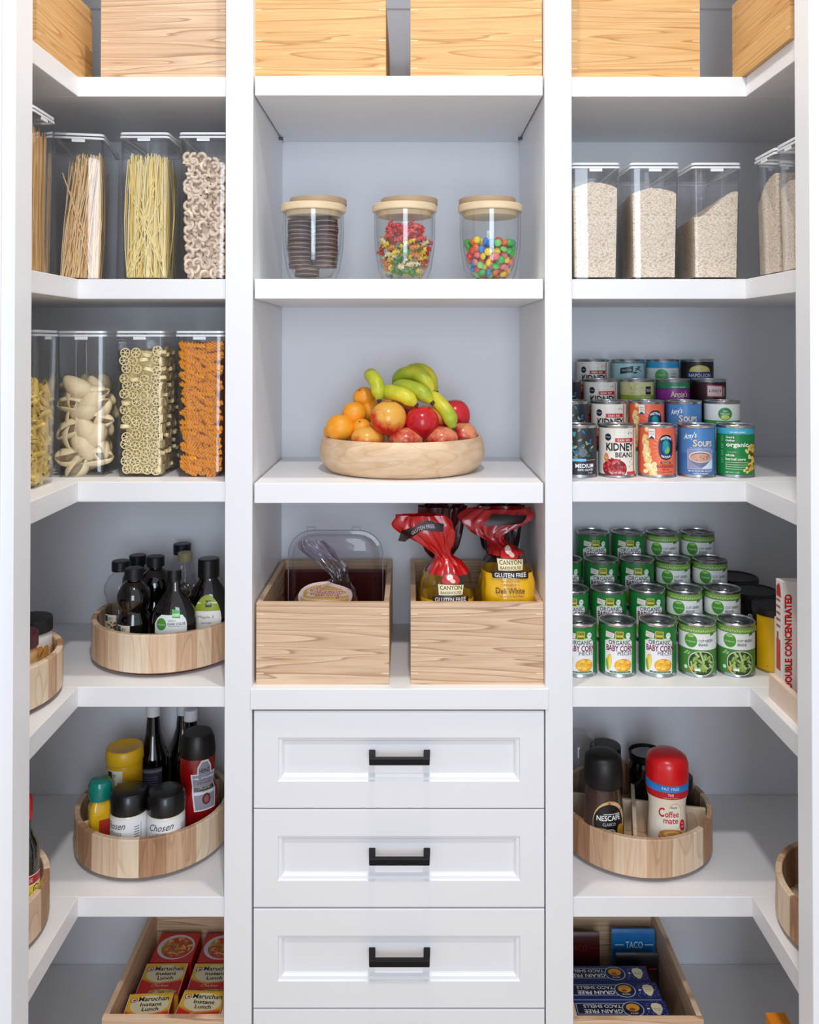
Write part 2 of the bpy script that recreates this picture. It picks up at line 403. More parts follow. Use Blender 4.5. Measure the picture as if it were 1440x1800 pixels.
# drawers
cab = thing('drawer_cabinet', 'white cabinet of black-handled drawers below the middle shelves', 'cabinet', (0, 0, 0))
MB().box(PL[1]+.001, PR[0]-.001, .02, YB-.002, .01, zc-.001, mat('#55555a', .6)).build('body', cab)
dy = [(1250, 1420.5), (1423, 1595), (1598, 1772), (1775, 1950)]
for a, b in dy:
    z1, z0 = PZ(a, -.004), PZ(b, -.004)
    x0, x1 = PX(446.5, -.004, z1), PX(960.5, -.004, z1)
    x0, x1 = PL[1]+.0035, PR[0]-.0025
    zc_ = (z0+z1)/2; xc = (x0+x1)/2
    d = bpy.data.objects.new('drawer', None); mb = MB()
    W, H = (x1-x0)/2, (z1-z0)/2
    ix, iz = W-.048, H-.052
    rings = [(W, H, 0), (W, H, -.0188), (W-.0004, H-.0004, -.0196), (W-.0012, H-.0012, -.020), (ix, iz, -.020), (ix-.0015, iz-.0015, -.0165), (ix-.007, iz-.007, -.0155), (ix-.012, iz-.012, -.009)]
    vs = []
    for rx, rz, y in rings: vs += [(-rx, y+.016, -rz), (rx, y+.016, -rz), (rx, y+.016, rz), (-rx, y+.016, rz)]
    fs = [(4*k+i, 4*k+(i+1) % 4, 4*k+4+(i+1) % 4, 4*k+4+i) for k in range(len(rings)-1) for i in range(4)]
    n = 4*(len(rings)-1); fs.append((n, n+1, n+2, n+3)); fs.append((3, 2, 1, 0))
    mb.add(vs, fs, PAINT)
    dr = mb.build('drawer', cab, loc=(xc, 0, zc_), smooth=0)
    # square bow handle
    y0 = .0068; bz = .0
    hd = MB()
    for s_ in (-1, 1):
        xa, xb = sorted((s_*.061, s_*.048))
        hd.add([(xa, y0, .008), (xb, y0, .008), (xb, y0, -.006), (xa, y0, -.006), (xa*.97, y0-.034, .006), (xb*.97, y0-.034, .006), (xb*.97, y0-.034, -.0065), (xa*.97, y0-.034, -.0065)],
               [(0, 1, 2, 3), (7, 6, 5, 4), (0, 4, 5, 1), (1, 5, 6, 2), (2, 6, 7, 3), (3, 7, 4, 0)], mat('#17171b', .4, .6))
    hd.box(-.0585, .0585, y0-.036, y0-.025, -.0065, .006, mat('#17171b', .4, .6))
    hd.build('handle', dr, bevel=.001, loc=(.001, 0, .007))

# ================================================================== wooden crates
def crate(label, loc, rz, m, group, w_=.266, d_=.345, h=.163, low=None, th=.011):
    t = thing('wooden_crate', label, 'crate', loc, rz, group)
    fh = low or h
    f = MB().box(-w_/2, w_/2, -d_/2, -d_/2+th, 0, fh, m)
    for z in ([.022, .078, .140] if not low else [.02]):
        for s_ in (-1, 1):
            a, b = sorted((s_*(w_/2-.0005), s_*(w_/2-.015)))
            f.box(a, b, -d_/2-.0003, -d_/2+.0005, z-.001, z+.001, WEND)
    f.build('front_panel', t, bevel=.001)
    MB().box(-w_/2, w_/2, d_/2-th, d_/2, 0, h, m).build('back_panel', t, bevel=.001)
    for s_ in (-1, 1):
        a, b = sorted((s_*w_/2, s_*(w_/2-th)))
        MB().box(a, b, -d_/2+th, d_/2-th, 0, h, m).build('side_panel', t, bevel=.001)
    MB().box(-w_/2+th, w_/2-th, -d_/2+th, d_/2-th, 0, .008, m).build('base', t)
    return t
def crate_px(pl, z, y, **k): pass
GT = 'golden crates on the top shelf'
yc = .0175+.1725
crate('pale wooden crate on the top left shelf beside the left upright', ((PX(177, .0175, Z1)-.3672)/2, yc, Z1), 0, WOODC, GT, w_=-.3672-PX(177, .0175, Z1))
crate('golden crate side-on in the top left corner above the leftmost spaghetti', (-.664-.173, -.052, Z1), PI/2, WOODT, GT)
crate('left of the two golden crates in the middle of the top shelf', (PX(446.5, .0175, Z1)+.1335, yc, Z1+.001), 0, WOODT, GT)
crate('right of the two golden crates in the middle of the top shelf', (PX(721, .0175, Z1)+.1335, yc, Z1+.001), 0, WOODT, GT)
crate('golden crate on the top right shelf above the rice canisters', ((PX(1231, .0175, Z1)+.3242)/2, yc, Z1), 0, WOODT, GT, w_=PX(1231, .0175, Z1)-.3242)
crate('golden crate side-on in the top right corner at the door jamb', (.664+.173, -.082, Z1), -PI/2, WOODT, GT)
GB = 'open bread crates on the countertop'
c1x, c2x = PX(450, .01, Z4)+.133, PX(957.5, .01, Z4)-.1345
crate('striped wooden crate holding bagged sourdough bread and a clear clamshell', (c1x, .012+.1725, Z4), 0, WOODC, GB)
crate('knotty wooden crate holding yellow and red bagel bags', (c2x, .012+.1725, Z4), 0, WOODC, GB)
c6l = PX(182, .012, Z6)
crate('dark-shaded wooden crate full of red noodle cartons at bottom left', (-.612+.1225, .01+.1725, Z6), 0, WOODC, 'crates on the lowest shelves', w_=.245)
crate('wooden crate of dark blue taco shell boxes at bottom right', (.584-.130, .006+.1725, Z6), 0, WOODC, 'crates on the lowest shelves', w_=.260)
crate('low-fronted pale crate holding tomato paste boxes by the right jamb', (.693+.10, -.048-.12, Z4), -PI/2, mat('#ecd2bd', .5, vary=.06), 'crates on the shelves', w_=.24, d_=.2, h=.155, low=.046)

# ================================================================== turntables
TR, TH = .166, .088
def turntable(label, loc, rz, div=0, seed=1):
    t = thing('turntable', label, 'turntable', loc, rz, 'round wooden turntables')
    r = random.Random(seed); mb = MB(); seg = 96; k = 0
    prof = [(TR-.002, .010), (TR, .012), (TR, TH-.002), (TR-.0015, TH), (TR-.0105, TH), (TR-.012, TH-.0015), (TR-.012, .012)]
    n = len(prof); vs = []
    for i in range(seg):
        a = 2*PI*i/seg
        vs += [(q*math.cos(a), q*math.sin(a), z) for q, z in prof]
    i = 0; fs = []; ms = []; last = None
    while i < seg:
        wd = r.choice((3, 4, 4, 5, 6)); mm = r.choice([x for x in STAVES if x is not last]); last = mm
        F_ = []
        for j in range(i, min(i+wd, seg)):
            q = (j+1) % seg
            F_ += [(j*n+k, q*n+k, q*n+(k+1) % n, j*n+(k+1) % n) for k in range(n)]
        o = len(mb.v); mb.add(vs if not mb.v else [], [], mm)
        kk = mb.mi(mm)
        for f in F_: mb.f.append(f); mb.m.append(kk)
        i += wd
    mb.build('rim', t, smooth=30)
    MB().lathe([(0, .0095), (TR-.0125, .0095), (TR-.0125, .014), (0, .014)], STAVES[0], 64).build('tray', t)
    MB().lathe([(0, 0), (TR-.02, 0), (TR-.012, .009), (0, .009)], mat('#6e4a38', .5), 64).build('base', t)
    if div:
        hh = TH-.006
        for q in range(2):
            a = q*PI/2
            M_ = Matrix.Rotation(a, 4, 'Z')
            if q == 0: MB().box(-TR+.0135, TR-.0135, -.004, .004, .0145, hh, STAVES[3], M_).build('divider', t, bevel=.0008)
            else:
                MB().box(-TR+.0135, -.0045, -.004, .004, .0145, hh, STAVES[3], M_).box(.0045, TR-.0135, -.004, .004, .0145, hh, STAVES[3], M_).build('divider', t, bevel=.0008)
    return t
turntable('round wooden turntable crowded with dark syrup bottles', (-.5320, .206, Z4), .4, seed=5)
turntable('round wooden turntable with nut butter jars at the left jamb', (-.842, -.060, Z4), 1.0, seed=9)
turntable('round wooden turntable with ketchup, mustard and mayonnaise', (-.567, .206, Z5), 2.2, 1, seed=3)
turntable('round wooden turntable with the red-capped soy bottle at the left jamb', (-.846, -.110, Z5), 2.0, seed=4)
turntable('round divided wooden turntable holding instant coffee and creamer', (.4975, .206, Z5), PI/2-.23, 1, seed=8)
turntable('round wooden turntable holding amber jar at the right jamb', (.858, -.110, Z5), .6, seed=6)
ZT4, ZT5 = Z4+.0142, Z5+.0142
# ================================================================== clear food canisters
def canister(label, loc, rz, h, group, d_=.20, wt=.101):
    """tapered square acrylic canister with a clipped flat lid; loc = base centre"""
    t = thing('food_canister', label, 'canister', loc, rz, group)
    w0, w1 = wt*.875, wt*.955
    mb = MB(); mb.frustum(w0, d_*.93, w1, d_*.975, 0, h-.012, ACRY, top=False)
    mb.frustum(w0-.004, d_*.93-.004, w1-.004, d_*.975-.004, .004, h-.012, ACRY, top=False, flip=True)
    mb.build('body', t, smooth=50, fix=False)
    rim = mat('#e9edf0', .2, coat=.5)
    mb = MB()
    for z0, z1, q in ((h-.0125, h-.0085, 0), (h-.0055, h-.001, .0015)):
        a = rrect(wt-q, d_-q, .008, z0); b = rrect(wt-q, d_-q, .008, z1); n = len(a)
        a2 = rrect(wt-q-.005, d_-q-.005, .006, z0); b2 = rrect(wt-q-.005, d_-q-.005, .006, z1)
        fs = []
        for i in range(n):
            j = (i+1) % n
            fs += [(i, j, n+j, n+i), (3*n+i, 3*n+j, 2*n+j, 2*n+i), (n+i, n+j, 3*n+j, 3*n+i), (2*n+i, 2*n+j, j, i)]
        mb.add(a+b+a2+b2, fs, rim)
    ld = mb.build('lid', t, smooth=50)
    MB().box(-wt/2+.0045, wt/2-.0045, -d_/2+.0045, d_/2-.0045, h-.0075, h-.0045, ACRY).build('lid_pane', ld)
    MB().box(-.013, .013, -d_/2-.0004, -d_/2+.002, h-.019, h-.013, rim).build('clasp', t, bevel=.0006)
    return t
def in_box(h, wt, d_, z):
    k = .875+(.955-.875)*z/h
    return wt*k-.006, d_*(.93+.045*z/h)-.006
def xf(o, p):
    """point p given in the frame of a canister placed with loc/rz"""
    (x, y, z), (loc, rz) = p, o
    c, s = math.cos(rz), math.sin(rz)
    return (loc[0]+x*c-y*s, loc[1]+x*s+y*c, loc[2]+z)

H2, H3, HR = .300, .302, .238
frames = {
 'A': ((-.672-.101, -.130, Z2), PI/2), 'B': ((-.690, .128, Z2), .17), 'C': ((-.5375, .122, Z2), 0), 'D': ((-.4175, .122, Z2), 0),
 'E': ((-.703-.098, -.044, Z3), PI/2), 'F': ((-.684, .150, Z3), .10), 'G': ((-.5545, .152, Z3), 0), 'H': ((-.4315, .152, Z3), 0),
 'R1': ((.3765, .120, Z2), 0), 'R2': ((.4965, .120, Z2), 0), 'R3': ((.6215, .120, Z2), 0),
 'R4': ((.683+.098, -.063, Z2), -PI/2), 'R5': ((.683+.098, -.167, Z2), -PI/2)}
GC, GD, GR = 'tall clear canisters of pasta on the second shelf', 'tall clear canisters of pasta on the third shelf', 'clear canisters of white rice'
canister('clear canister of brown spaghetti side-on against the left jamb', *frames['A'], H2, GC)
canister('clear canister of tan whole wheat spaghetti, turned slightly', *frames['B'], H2, GC)
canister('clear canister of pale yellow spaghetti with crossing strands', *frames['C'], H2, GC)
canister('clear canister of elbow macaroni next to the left upright', *frames['D'], H2, GC)
canister('clear canister of yellow penne against the left jamb', *frames['E'], H3, GD)
canister('clear canister of large pasta shells', *frames['F'], H3, GD)
canister('clear canister of wagon-wheel pasta', *frames['G'], H3, GD)
canister('clear canister of orange spiral pasta next to the left upright', *frames['H'], H3, GD)
canister('clear rice canister next to the right upright, nearly full', *frames['R1'], HR, GR)
canister('clear rice canister second from the right upright, level top', *frames['R2'], HR, GR)
canister('clear rice canister with rice sloping up to the right', *frames['R3'], HR, GR)
canister('clear rice canister at the corner of the right shelf, side-on', *frames['R4'], HR, GR)
canister('clear rice canister nearest the right jamb, side-on', *frames['R5'], HR, GR)

# ---- spaghetti: nobody could count the strands
def spaghetti(label, fr, m, lean, n, hh, seed, cross=0):
    r = random.Random(seed); mb = MB()
    w_, d_ = in_box(H2, .101, .20, 0)
    w_ -= .004; d_ -= .004
    for i in range(n):
        front = i < n*.62
        x0 = r.uniform(-.5, .5)*w_; y0 = -d_/2+abs(r.gauss(0, .022 if front else .07)); y0 = min(y0, d_/2)
        x1 = max(-w_*.5, min(w_*.5, x0*.85+lean*(.5+.9*r.random())+r.gauss(0, .008))); y1 = max(-d_/2, min(d_/2, y0+r.gauss(.004, .012)))
        h = hh*r.uniform(.93, 1.05); b = r.gauss(0, .004)
        pts = []
        for k in range(5):
            q = k/4; pts.append((x0+(x1-x0)*q+b*math.sin(q*PI), max(-d_/2, y0+(y1-y0)*q+b*.5*math.sin(q*PI)), .006+h*q*.985))
        mb.tube(pts, .0011, m[i % len(m)], 5, caps=False)
    for i in range(cross):
        s_ = r.choice((-1, 1)); x0 = -s_*r.uniform(.2, .48)*w_; x1 = s_*r.uniform(.1, .48)*w_
        z0 = r.uniform(.006, .06); z1 = z0+r.uniform(.10, .2)
        mb.tube([(x0, -d_/2+.0005, z0), (x1, -d_/2+.0005+r.uniform(0, .003), z1)], .0012, m[0], 5, caps=False)
    o = mb.build('spaghetti', loc=fr[0], smooth=60, fix=False); o.rotation_euler = (0, 0, fr[1])
    tag(o, label, 'spaghetti', kind='stuff')
sb = [mat('#e8bd80', .5), mat('#d9a566', .5), mat('#f2d09a', .5)]
sy_ = [mat('#fce6a0', .45), mat('#f4d680', .45), mat('#fdf0c0', .45)]
spaghetti('brown spaghetti standing in the canister at the left jamb', frames['A'], sb, .004, 230, .256, 3)
spaghetti('tan whole wheat spaghetti leaning in its canister', frames['B'], [mat('#f2cf9c', .5), mat('#e6b97e', .5), mat('#f8deb4', .5)], .030, 320, .248, 4, 3)
spaghetti('pale yellow spaghetti standing with crossing strands', frames['C'], sy_, .004, 300, .246, 5, 15)

# ---- short pasta: every visible piece is an object, a heap fills the middle
def spread(name, mb_list, label, group, fr, h, fill, sx, sz, dpt, faces, seed, pose, cat='pasta', core=None, mg=.01, ci=.9):
    """pieces laid against the seen walls of a canister"""
    r = random.Random(seed); protos = []
    n = 0
    for face in faces:
        w_, d_ = in_box(h, .101, .20, h*.4)
        span = w_ if face == 'front' else d_
        z = .008+sz*.45; row = 0
        while z < fill(0):
            wz, dz = in_box(h, .101, .20, z)
            span = (wz if face in ('front',) else dz)
            cols = max(1, int(span/sx)); row += 1
            for c in range(cols):
                u = -span/2+span*(c+.5)/cols + (sx*.22 if row % 2 else -sx*.22)*(.6) + r.uniform(-.12, .12)*sx
                u = max(-span/2+mg, min(span/2-mg, u))
                if z > fill(u/span): continue
                v = z+r.uniform(-.2, .2)*sz; dd = dpt*r.uniform(.5, 1.0)
                if face == 'front': p = (u, -dz/2+dd, v); ry = 0
                elif face == 'right': p = (wz/2-dd, u, v); ry = PI/2
                else: p = (-wz/2+dd, u, v); ry = -PI/2
                q = xf(fr, p); rot = pose(r)
                R_ = Matrix.Rotation(fr[1]+ry, 4, 'Z') @ rot
                if len(protos) < len(mb_list):
                    o = mb_list[len(protos)].build(name, smooth=45); protos.append(o)
                    o['label'] = label; o['category'] = cat; o['group'] = group
                else:
                    o = r.choice(protos).copy(); sc.collection.objects.link(o)
                o.matrix_world = Matrix.Translation(q) @ R_
                n += 1
            z += sz
    if core:
        mb = MB(); w_, d_ = in_box(h, .101, .20, 0); rr = random.Random(seed)
        nx, ny = 7, 9; vs = []; ins = dpt*ci 
        w_ -= 2*ins; d_ -= 2*ins
        zs = [.006, .1, None]
        for k, z in enumerate(zs):
            for j in range(ny):
                for i in range(nx):
                    x = (i/(nx-1)-.5)*w_; y = (j/(ny-1)-.5)*d_
                    vs.append((x, y, z if z else fill(x/w_)+rr.uniform(-.006, .004)))
        fs = []
        def id_(k, j, i): return (k*ny+j)*nx+i
        for j in range(ny-1):
            for i in range(nx-1): fs.append((id_(2, j, i), id_(2, j, i+1), id_(2, j+1, i+1), id_(2, j+1, i)))
        for k in range(2):
            for i in range(nx-1):
                fs.append((id_(k, 0, i), id_(k, 0, i+1), id_(k+1, 0, i+1), id_(k+1, 0, i))); fs.append((id_(k, ny-1, i), id_(k, ny-1, i+1), id_(k+1, ny-1, i+1), id_(k+1, ny-1, i)))
            for j in range(ny-1):
                fs.append((id_(k, j, 0), id_(k, j+1, 0), id_(k+1, j+1, 0), id_(k+1, j, 0))); fs.append((id_(k, j, nx-1), id_(k, j+1, nx-1), id_(k+1, j+1, nx-1), id_(k+1, j, nx-1)))
        mb.add(vs, fs, core[1]); o = mb.build('dry_pasta', loc=fr[0]); o.rotation_euler = (0, 0, fr[1])
        tag(o, core[0], 'pasta', kind='stuff')
    return n
def rot_any(r): return Euler((r.uniform(-.5, .5), r.uniform(0, 2*PI), r.uniform(-.5, .5))).to_matrix().to_4x4()
# wheels (axis along y)
def wheel():
    m = mat('#f9e6b2', .45); mb = MB()
    R_ = .0100; n = 20
    ring = []
    for i in range(n):
        a = 2*PI*i/n; ring += [((R_)*math.cos(a), -.0035, R_*math.sin(a)), (R_*math.cos(a), .0035, R_*math.sin(a)), ((R_-.0018)*math.cos(a), .0035, (R_-.0018)*math.sin(a)), ((R_-.0018)*math.cos(a), -.0035, (R_-.0018)*math.sin(a))]
    mb.add(ring, [(4*i+k, 4*((i+1) % n)+k, 4*((i+1) % n)+(k+1) % 4, 4*i+(k+1) % 4) for i in range(n) for k in range(4)], m)
    for k in range(6): mb.box(.0015, R_-.0012, -.003, .003, -.0007, .0007, m, Matrix.Rotation(k*PI/3, 4, 'Y'))
    mb.tube([(0, -.0033, 0), (0, .0033, 0)], .0025, m, 10); return mb
def wheel_pose(r):
    if r.random() < .8: return Euler((r.uniform(-.25, .25), r.uniform(0, PI), r.uniform(-.25, .25))).to_matrix().to_4x4()
    return Euler((PI/2+r.uniform(-.3, .3), r.uniform(-.3, .3), r.uniform(-.5, .5))).to_matrix().to_4x4()
heapm = mat('#ecd294', .6, vary=.35, scale=120, bump=1)
spread('wagon_wheel_pasta', [wheel()], 'small yellow spoked wheel of pasta in its clear canister', 'wagon-wheel pasta pieces', frames['G'], H3, lambda u: .262-.010*abs(u),
       .0190, .0172, .0050, ('front', 'right'), 11, wheel_pose, ci=1.7, core=('heap of wagon-wheel pasta in the middle of its canister', heapm))
def spiral():
    m = mat('#fba22a', .5, vary=.2, scale=200); mb = MB(); n = 22; L_ = .036
    for b in range(3):
        vs = []
        for i in range(n+1):
            a = 2*PI*1.7*i/n+2*PI*b/3; x = L_*(i/n-.5); r_ = .0062*min(1, .55+min(i, n-i)*.2)
            da = .5
            vs += [(x, 0.0012*math.cos(a+1.5), .0012*math.sin(a+1.5)), (x, r_*math.cos(a), r_*math.sin(a)), (x+.0018, r_*math.cos(a+.05), r_*math.sin(a+.05)), (x+.0018, .0012*math.cos(a-1.5), .0012*math.sin(a-1.5))]
        mb.add(vs, [(4*i+k, 4*i+4+k, 4*i+4+(k+1) % 4, 4*i+(k+1) % 4) for i in range(n) for k in range(4)], m)
    return mb
def lay_pose(r): return Euler((0, r.gauss(.45, .55), r.uniform(-.35, .35))).to_matrix().to_4x4()
spread('spiral_pasta', [spiral()], 'orange spiral twist of pasta in its clear canister', 'orange spiral pasta pieces', frames['H'], H3, lambda u: .277,
       .0180, .0100, .0062, ('front',), 12, lay_pose, ci=1.3, core=('heap of orange spiral pasta in the middle of its canister', mat('#c85a10', .6, vary=.35, scale=150, bump=1)), mg=.0165)  # core colour darkened to paint the shaded gaps between spirals
def elbow():
    m = mat('#ead4bc', .4, vary=.1); mb = MB()
    pts = [(.0085*math.cos(a), 0, .0085*math.sin(a)) for a in [math.radians(-15+210*i/10) for i in range(11)]]
    mb.tube(pts, .0036, m, 9, caps=False)
    return mb
def elbow_p():
    mb = elbow(); m2 = mat('#7d6452', .6)
    for a in (-15, 195):
        a = math.radians(a); c = Vector((.0085*math.cos(a), 0, .0085*math.sin(a))); t = Vector((-math.sin(a), 0, math.cos(a)))
        x = Vector((math.cos(a), 0, math.sin(a))); y = Vector((0, 1, 0))
        mb.add([c+(x*math.cos(q*PI/4)+y*math.sin(q*PI/4))*.0024*1.0+t*(-.0002 if a < 1 else .0002) for q in range(8)], [tuple(range(8))], m2)
    return mb
spread('elbow_macaroni', [elbow_p()], 'pale curved tube of elbow macaroni in its clear canister', 'elbow macaroni pieces', frames['D'], H2, lambda u: .252-.02*u,
       .0148, .0108, .0058, ('front',), 13, rot_any, ci=1.0, core=('heap of elbow macaroni in the middle of its canister', mat('#d0b49a', .6, vary=.3, scale=130, bump=1)), mg=.0115)
def penne():
    m = mat('#ecce72', .4, vary=.08); mb = MB(); n = 12; vs = []
    for r_ in (.0042, .0031):
        for e in (-1, 1):
            for i in range(n):
                a = 2*PI*i/n; vs.append((e*.017+r_*math.cos(a), r_*math.sin(a)*0+r_*math.sin(a), 0+0))
    vs = []
    for r_ in (.0045, .0033):
        for e in (-1, 1):
            for i in range(n):
                a = 2*PI*i/n; vs.append((e*.018+r_*math.cos(a), r_*math.sin(a), r_*math.cos(a)))
    fs = []
    for i in range(n):
        j = (i+1) % n
        fs += [(i, j, n+j, n+i), (2*n+i, 3*n+i, 3*n+j, 2*n+j), (i, 2*n+i, 2*n+j, j), (n+i, n+j, 3*n+j, 3*n+i)]
    mb.add(vs, fs, m); return mb
def pen_pose(r): return Euler((r.uniform(0, 6), r.gauss(.6, .8), r.uniform(-.3, .3))).to_matrix().to_4x4()
spread('penne', [penne()], 'yellow slant-cut tube of penne in the canister at the left jamb', 'penne pieces', frames['E'], H3, lambda u: .195-.02*u,
       .024, .0125, .008, ('front', 'left'), 14, pen_pose, core=('heap of penne in the middle of its canister', heapm), mg=.017, ci=.8)
def shell():
    m = mat('#fae4bc', .45, vary=.06); mb = MB(); nu, nv = 16, 24; vs = []
    for i in range(nu+1):
        u = -1+2*i/nu; r_ = .0205*max(.004, (1-u*u))**.62*(1+.18*u)
        for j in range(nv+1):
            v = math.radians(-150+300*j/nv); lip = 1-.30*(abs(j-nv/2)/(nv/2))**3
            gro = 1+.022*math.cos(j*PI)
            vs.append((.0335*u, -r_*math.cos(v)*lip*gro, r_*math.sin(v)*lip*gro-.008*(1-u*u)*0+.007*u*u))
    mb.add(vs, [(i*(nv+1)+j, i*(nv+1)+j+1, (i+1)*(nv+1)+j+1, (i+1)*(nv+1)+j) for i in range(nu) for j in range(nv)], m); return mb
r = random.Random(21); shp = None; k = 0
for z, us in ((.021, (-.012,)), (.040, (.026, -.028)), (.060, (.004, .030)), (.080, (-.028, .022)), (.098, (.002, -.03)), (.116, (-.022, .028)), (.134, (.002, .030)), (.150, (-.026, .012)), (.168, (.018, -.02)), (.184, (-.018,))):
    for u in us:
        wz, dz = in_box(H3, .101, .20, z)
        if shp is None:
            shp = shell().build('pasta_shell', smooth=60, fix=False); shp['label'] = 'large pale pasta shell in its clear canister'; shp['category'] = 'pasta'; shp['group'] = 'large pasta shells'
            md = shp.modifiers.new('thickness', 'SOLIDIFY'); md.thickness = .0014; o = shp
        else: o = shp.copy(); sc.collection.objects.link(o)
        face = r.choice((0, PI, PI)) if z > .03 else PI
        R_ = Matrix.Rotation(frames['F'][1], 4, 'Z') @ Euler((0, r.uniform(0, 2*PI), face+r.uniform(-.25, .25))).to_matrix().to_4x4()
        o.matrix_world = Matrix.Translation(xf(frames['F'], (u*.9, -dz/2+.0215, z))) @ R_
        if k % 1 == 0 and z < .17:
            o2 = shp.copy(); sc.collection.objects.link(o2)
            o2.matrix_world = Matrix.Translation(xf(frames['F'], (-u*.8, -dz/2+.062, z+.008))) @ Euler((r.uniform(0, .6), r.uniform(0, 6), r.uniform(-.6, .6))).to_matrix().to_4x4()
            o3 = shp.copy(); sc.collection.objects.link(o3)
            o3.matrix_world = Matrix.Translation(xf(frames['F'], (u*.8, -dz/2+.105, z+.008))) @ Euler((r.uniform(0, .6), r.uniform(0, 6), r.uniform(-.6, .6))).to_matrix().to_4x4()
        k += 1

# ---- rice
def rice_mat():
    m, nt, p = nt_new('rice_grains'); N = nt.nodes.new; L = nt.links.new
    tc = N('ShaderNodeTexCoord'); nz = N('ShaderNodeTexNoise'); nz.inputs['Scale'].default_value = 160; L(tc.outputs['Object'], nz.inputs[0])
    ad = N('ShaderNodeMix'); ad.data_type = 'VECTOR'; ad.inputs[0].default_value = .010
    L(tc.outputs['Object'], ad.inputs[4]); L(nz.outputs['Color'], ad.inputs[5])
    mp = N('ShaderNodeMapping'); mp.inputs['Rotation'].default_value = (.3, .5, .2); mp.inputs['Scale'].default_value = (1, .8, 1.9); L(ad.outputs[1], mp.inputs[0])
    v = N('ShaderNodeTexVoronoi'); v.inputs['Scale'].default_value = 230; L(mp.outputs[0], v.inputs[0])
    cr = N('ShaderNodeValToRGB'); e = cr.color_ramp.elements
    e[0].position = .25; e[0].color = lin('#fbf0df'); e[1].position = .85; e[1].color = lin('#cdb49a')
    L(v.outputs['Distance'], cr.inputs[0]); L(cr.outputs[0], p.inputs['Base Color'])
    b = N('ShaderNodeBump'); b.invert = True; b.inputs['Strength'].default_value = .7; b.inputs['Distance'].default_value = .001
    L(v.outputs['Distance'], b.inputs['Height']); L(b.outputs[0], p.inputs['Normal']); p.inputs['Roughness'].default_value = .6
    return m
RICE = rice_mat()
def rice(key, label, top):
    fr = frames[key]; nx, ny = 15, 21; r_ = random.Random(hash(key) % 99); vs = []; fs = []
    lev = [.006, .07, .13, None]
    for k, z in enumerate(lev):
        for j in range(ny):
            for i in range(nx):
                u, v = i/(nx-1)-.5, j/(ny-1)-.5
                zt = top(u, v); zz = zt+mnoise.noise(Vector((u*9, v*9, 3)))*.002 if z is None else min(z, zt*.9)
                w_, d_ = in_box(HR, .101, .20, zz)
                vs.append((u*w_, v*d_, zz))
    I = lambda k, j, i: (k*ny+j)*nx+i
    for j in range(ny-1):
        for i in range(nx-1): fs.append((I(3, j, i), I(3, j, i+1), I(3, j+1, i+1), I(3, j+1, i)))
    for k in range(3):
        for i in range(nx-1):
            fs += [(I(k, 0, i), I(k, 0, i+1), I(k+1, 0, i+1), I(k+1, 0, i)), (I(k, ny-1, i), I(k, ny-1, i+1), I(k+1, ny-1, i+1), I(k+1, ny-1, i))]
        for j in range(ny-1):
            fs += [(I(k, j, 0), I(k, j+1, 0), I(k+1, j+1, 0), I(k+1, j, 0)), (I(k, j, nx-1), I(k, j+1, nx-1), I(k+1, j+1, nx-1), I(k+1, j, nx-1))]
    mb = MB(); mb.add(vs, fs, RICE); o = mb.build('rice', loc=fr[0], smooth=60); o.rotation_euler = (0, 0, fr[1])
    tag(o, label, 'rice', kind='stuff')
rice('R1', 'white rice in the canister next to the right upright', lambda u, v: .198-.012*(2*u)**2-.02*(v+.5))
rice('R2', 'white rice with a level top in the second rice canister', lambda u, v: .186-.010*(2*u)**2-.012*(v+.5))
rice('R3', 'white rice sloping up to the right in its canister', lambda u, v: .134+.040*(u+.5)+.010*math.sin(u*5)-.012*(v+.5))
rice('R4', 'white rice in the side-on canister at the right corner', lambda u, v: .145+.045*(u+.5)+.015*math.cos(u*3))
rice('R5', 'white rice in the canister nearest the right jamb', lambda u, v: .165-.008*(2*u)**2)

# ================================================================== glass jars with sweets
def glass_jar(label, loc, dx, rz=0):
    t = thing('glass_jar', label, 'jar', loc, rz, 'glass jars with wooden lids')
    MB().lathe([(0, .0005), (.040, .0005), (.048, .004), (.057, .03), (.0635, .07), (.0655, .105), (.0650, .150)], GLASS, 56).build('outer_wall', t, smooth=70, fix=False)
    MB().lathe([(.0605, .150), (.0605, .105), (.0575, .07), (.050, .035), (.038, .012), (0, .008)], GLASS, 56).build('inner_wall', t, smooth=70, fix=False)
    w1, w2 = mat('#ecd3ac', .5, vary=.06), mat('#b79a7a', .5, vary=.1)
    l = MB().lathe([(0, .150), (.0675, .150), (.069, .152), (.069, .163), (.0675, .165), (0, .165)], w1, 56).build('lid', t)
    MB().lathe([(0, .140), (.0560, .140), (.0575, .142), (.0575, .1498), (0, .1498)], w1, 56).build('stopper', l)
    MB().lathe([(0, .1652), (.060, .1652), (.0605, .167), (.0605, .177), (.0595, .1785), (0, .1785)], w2, 56, c=(dx, .004, 0)).build('knob_disc', l)
JZ = Z2
JP = [(PX(551, .115, JZ), .115, JZ), (PX(711.5, .115, JZ), .115, JZ), (PX(862, .115, JZ), .115, JZ)]
glass_jar('glass jar of dark sandwich cookies with a wooden lid', JP[0], .010)
glass_jar('middle glass jar, filled with gummy bears, wooden lid', JP[1], .010)
glass_jar('glass jar of round coloured candies with a wooden lid', JP[2], -.006)
def rin(z):  # inner radius of the jar
    pr = [(.012, .036), (.035, .049), (.07, .0565), (.105, .0595), (.15, .0595)]
    if z <= pr[0][0]: return pr[0][1]
    for (a, b), (c, d) in zip(pr, pr[1:]):
        if z <= c: return b+(d-b)*(z-a)/(c-a)
    return pr[-1][1]
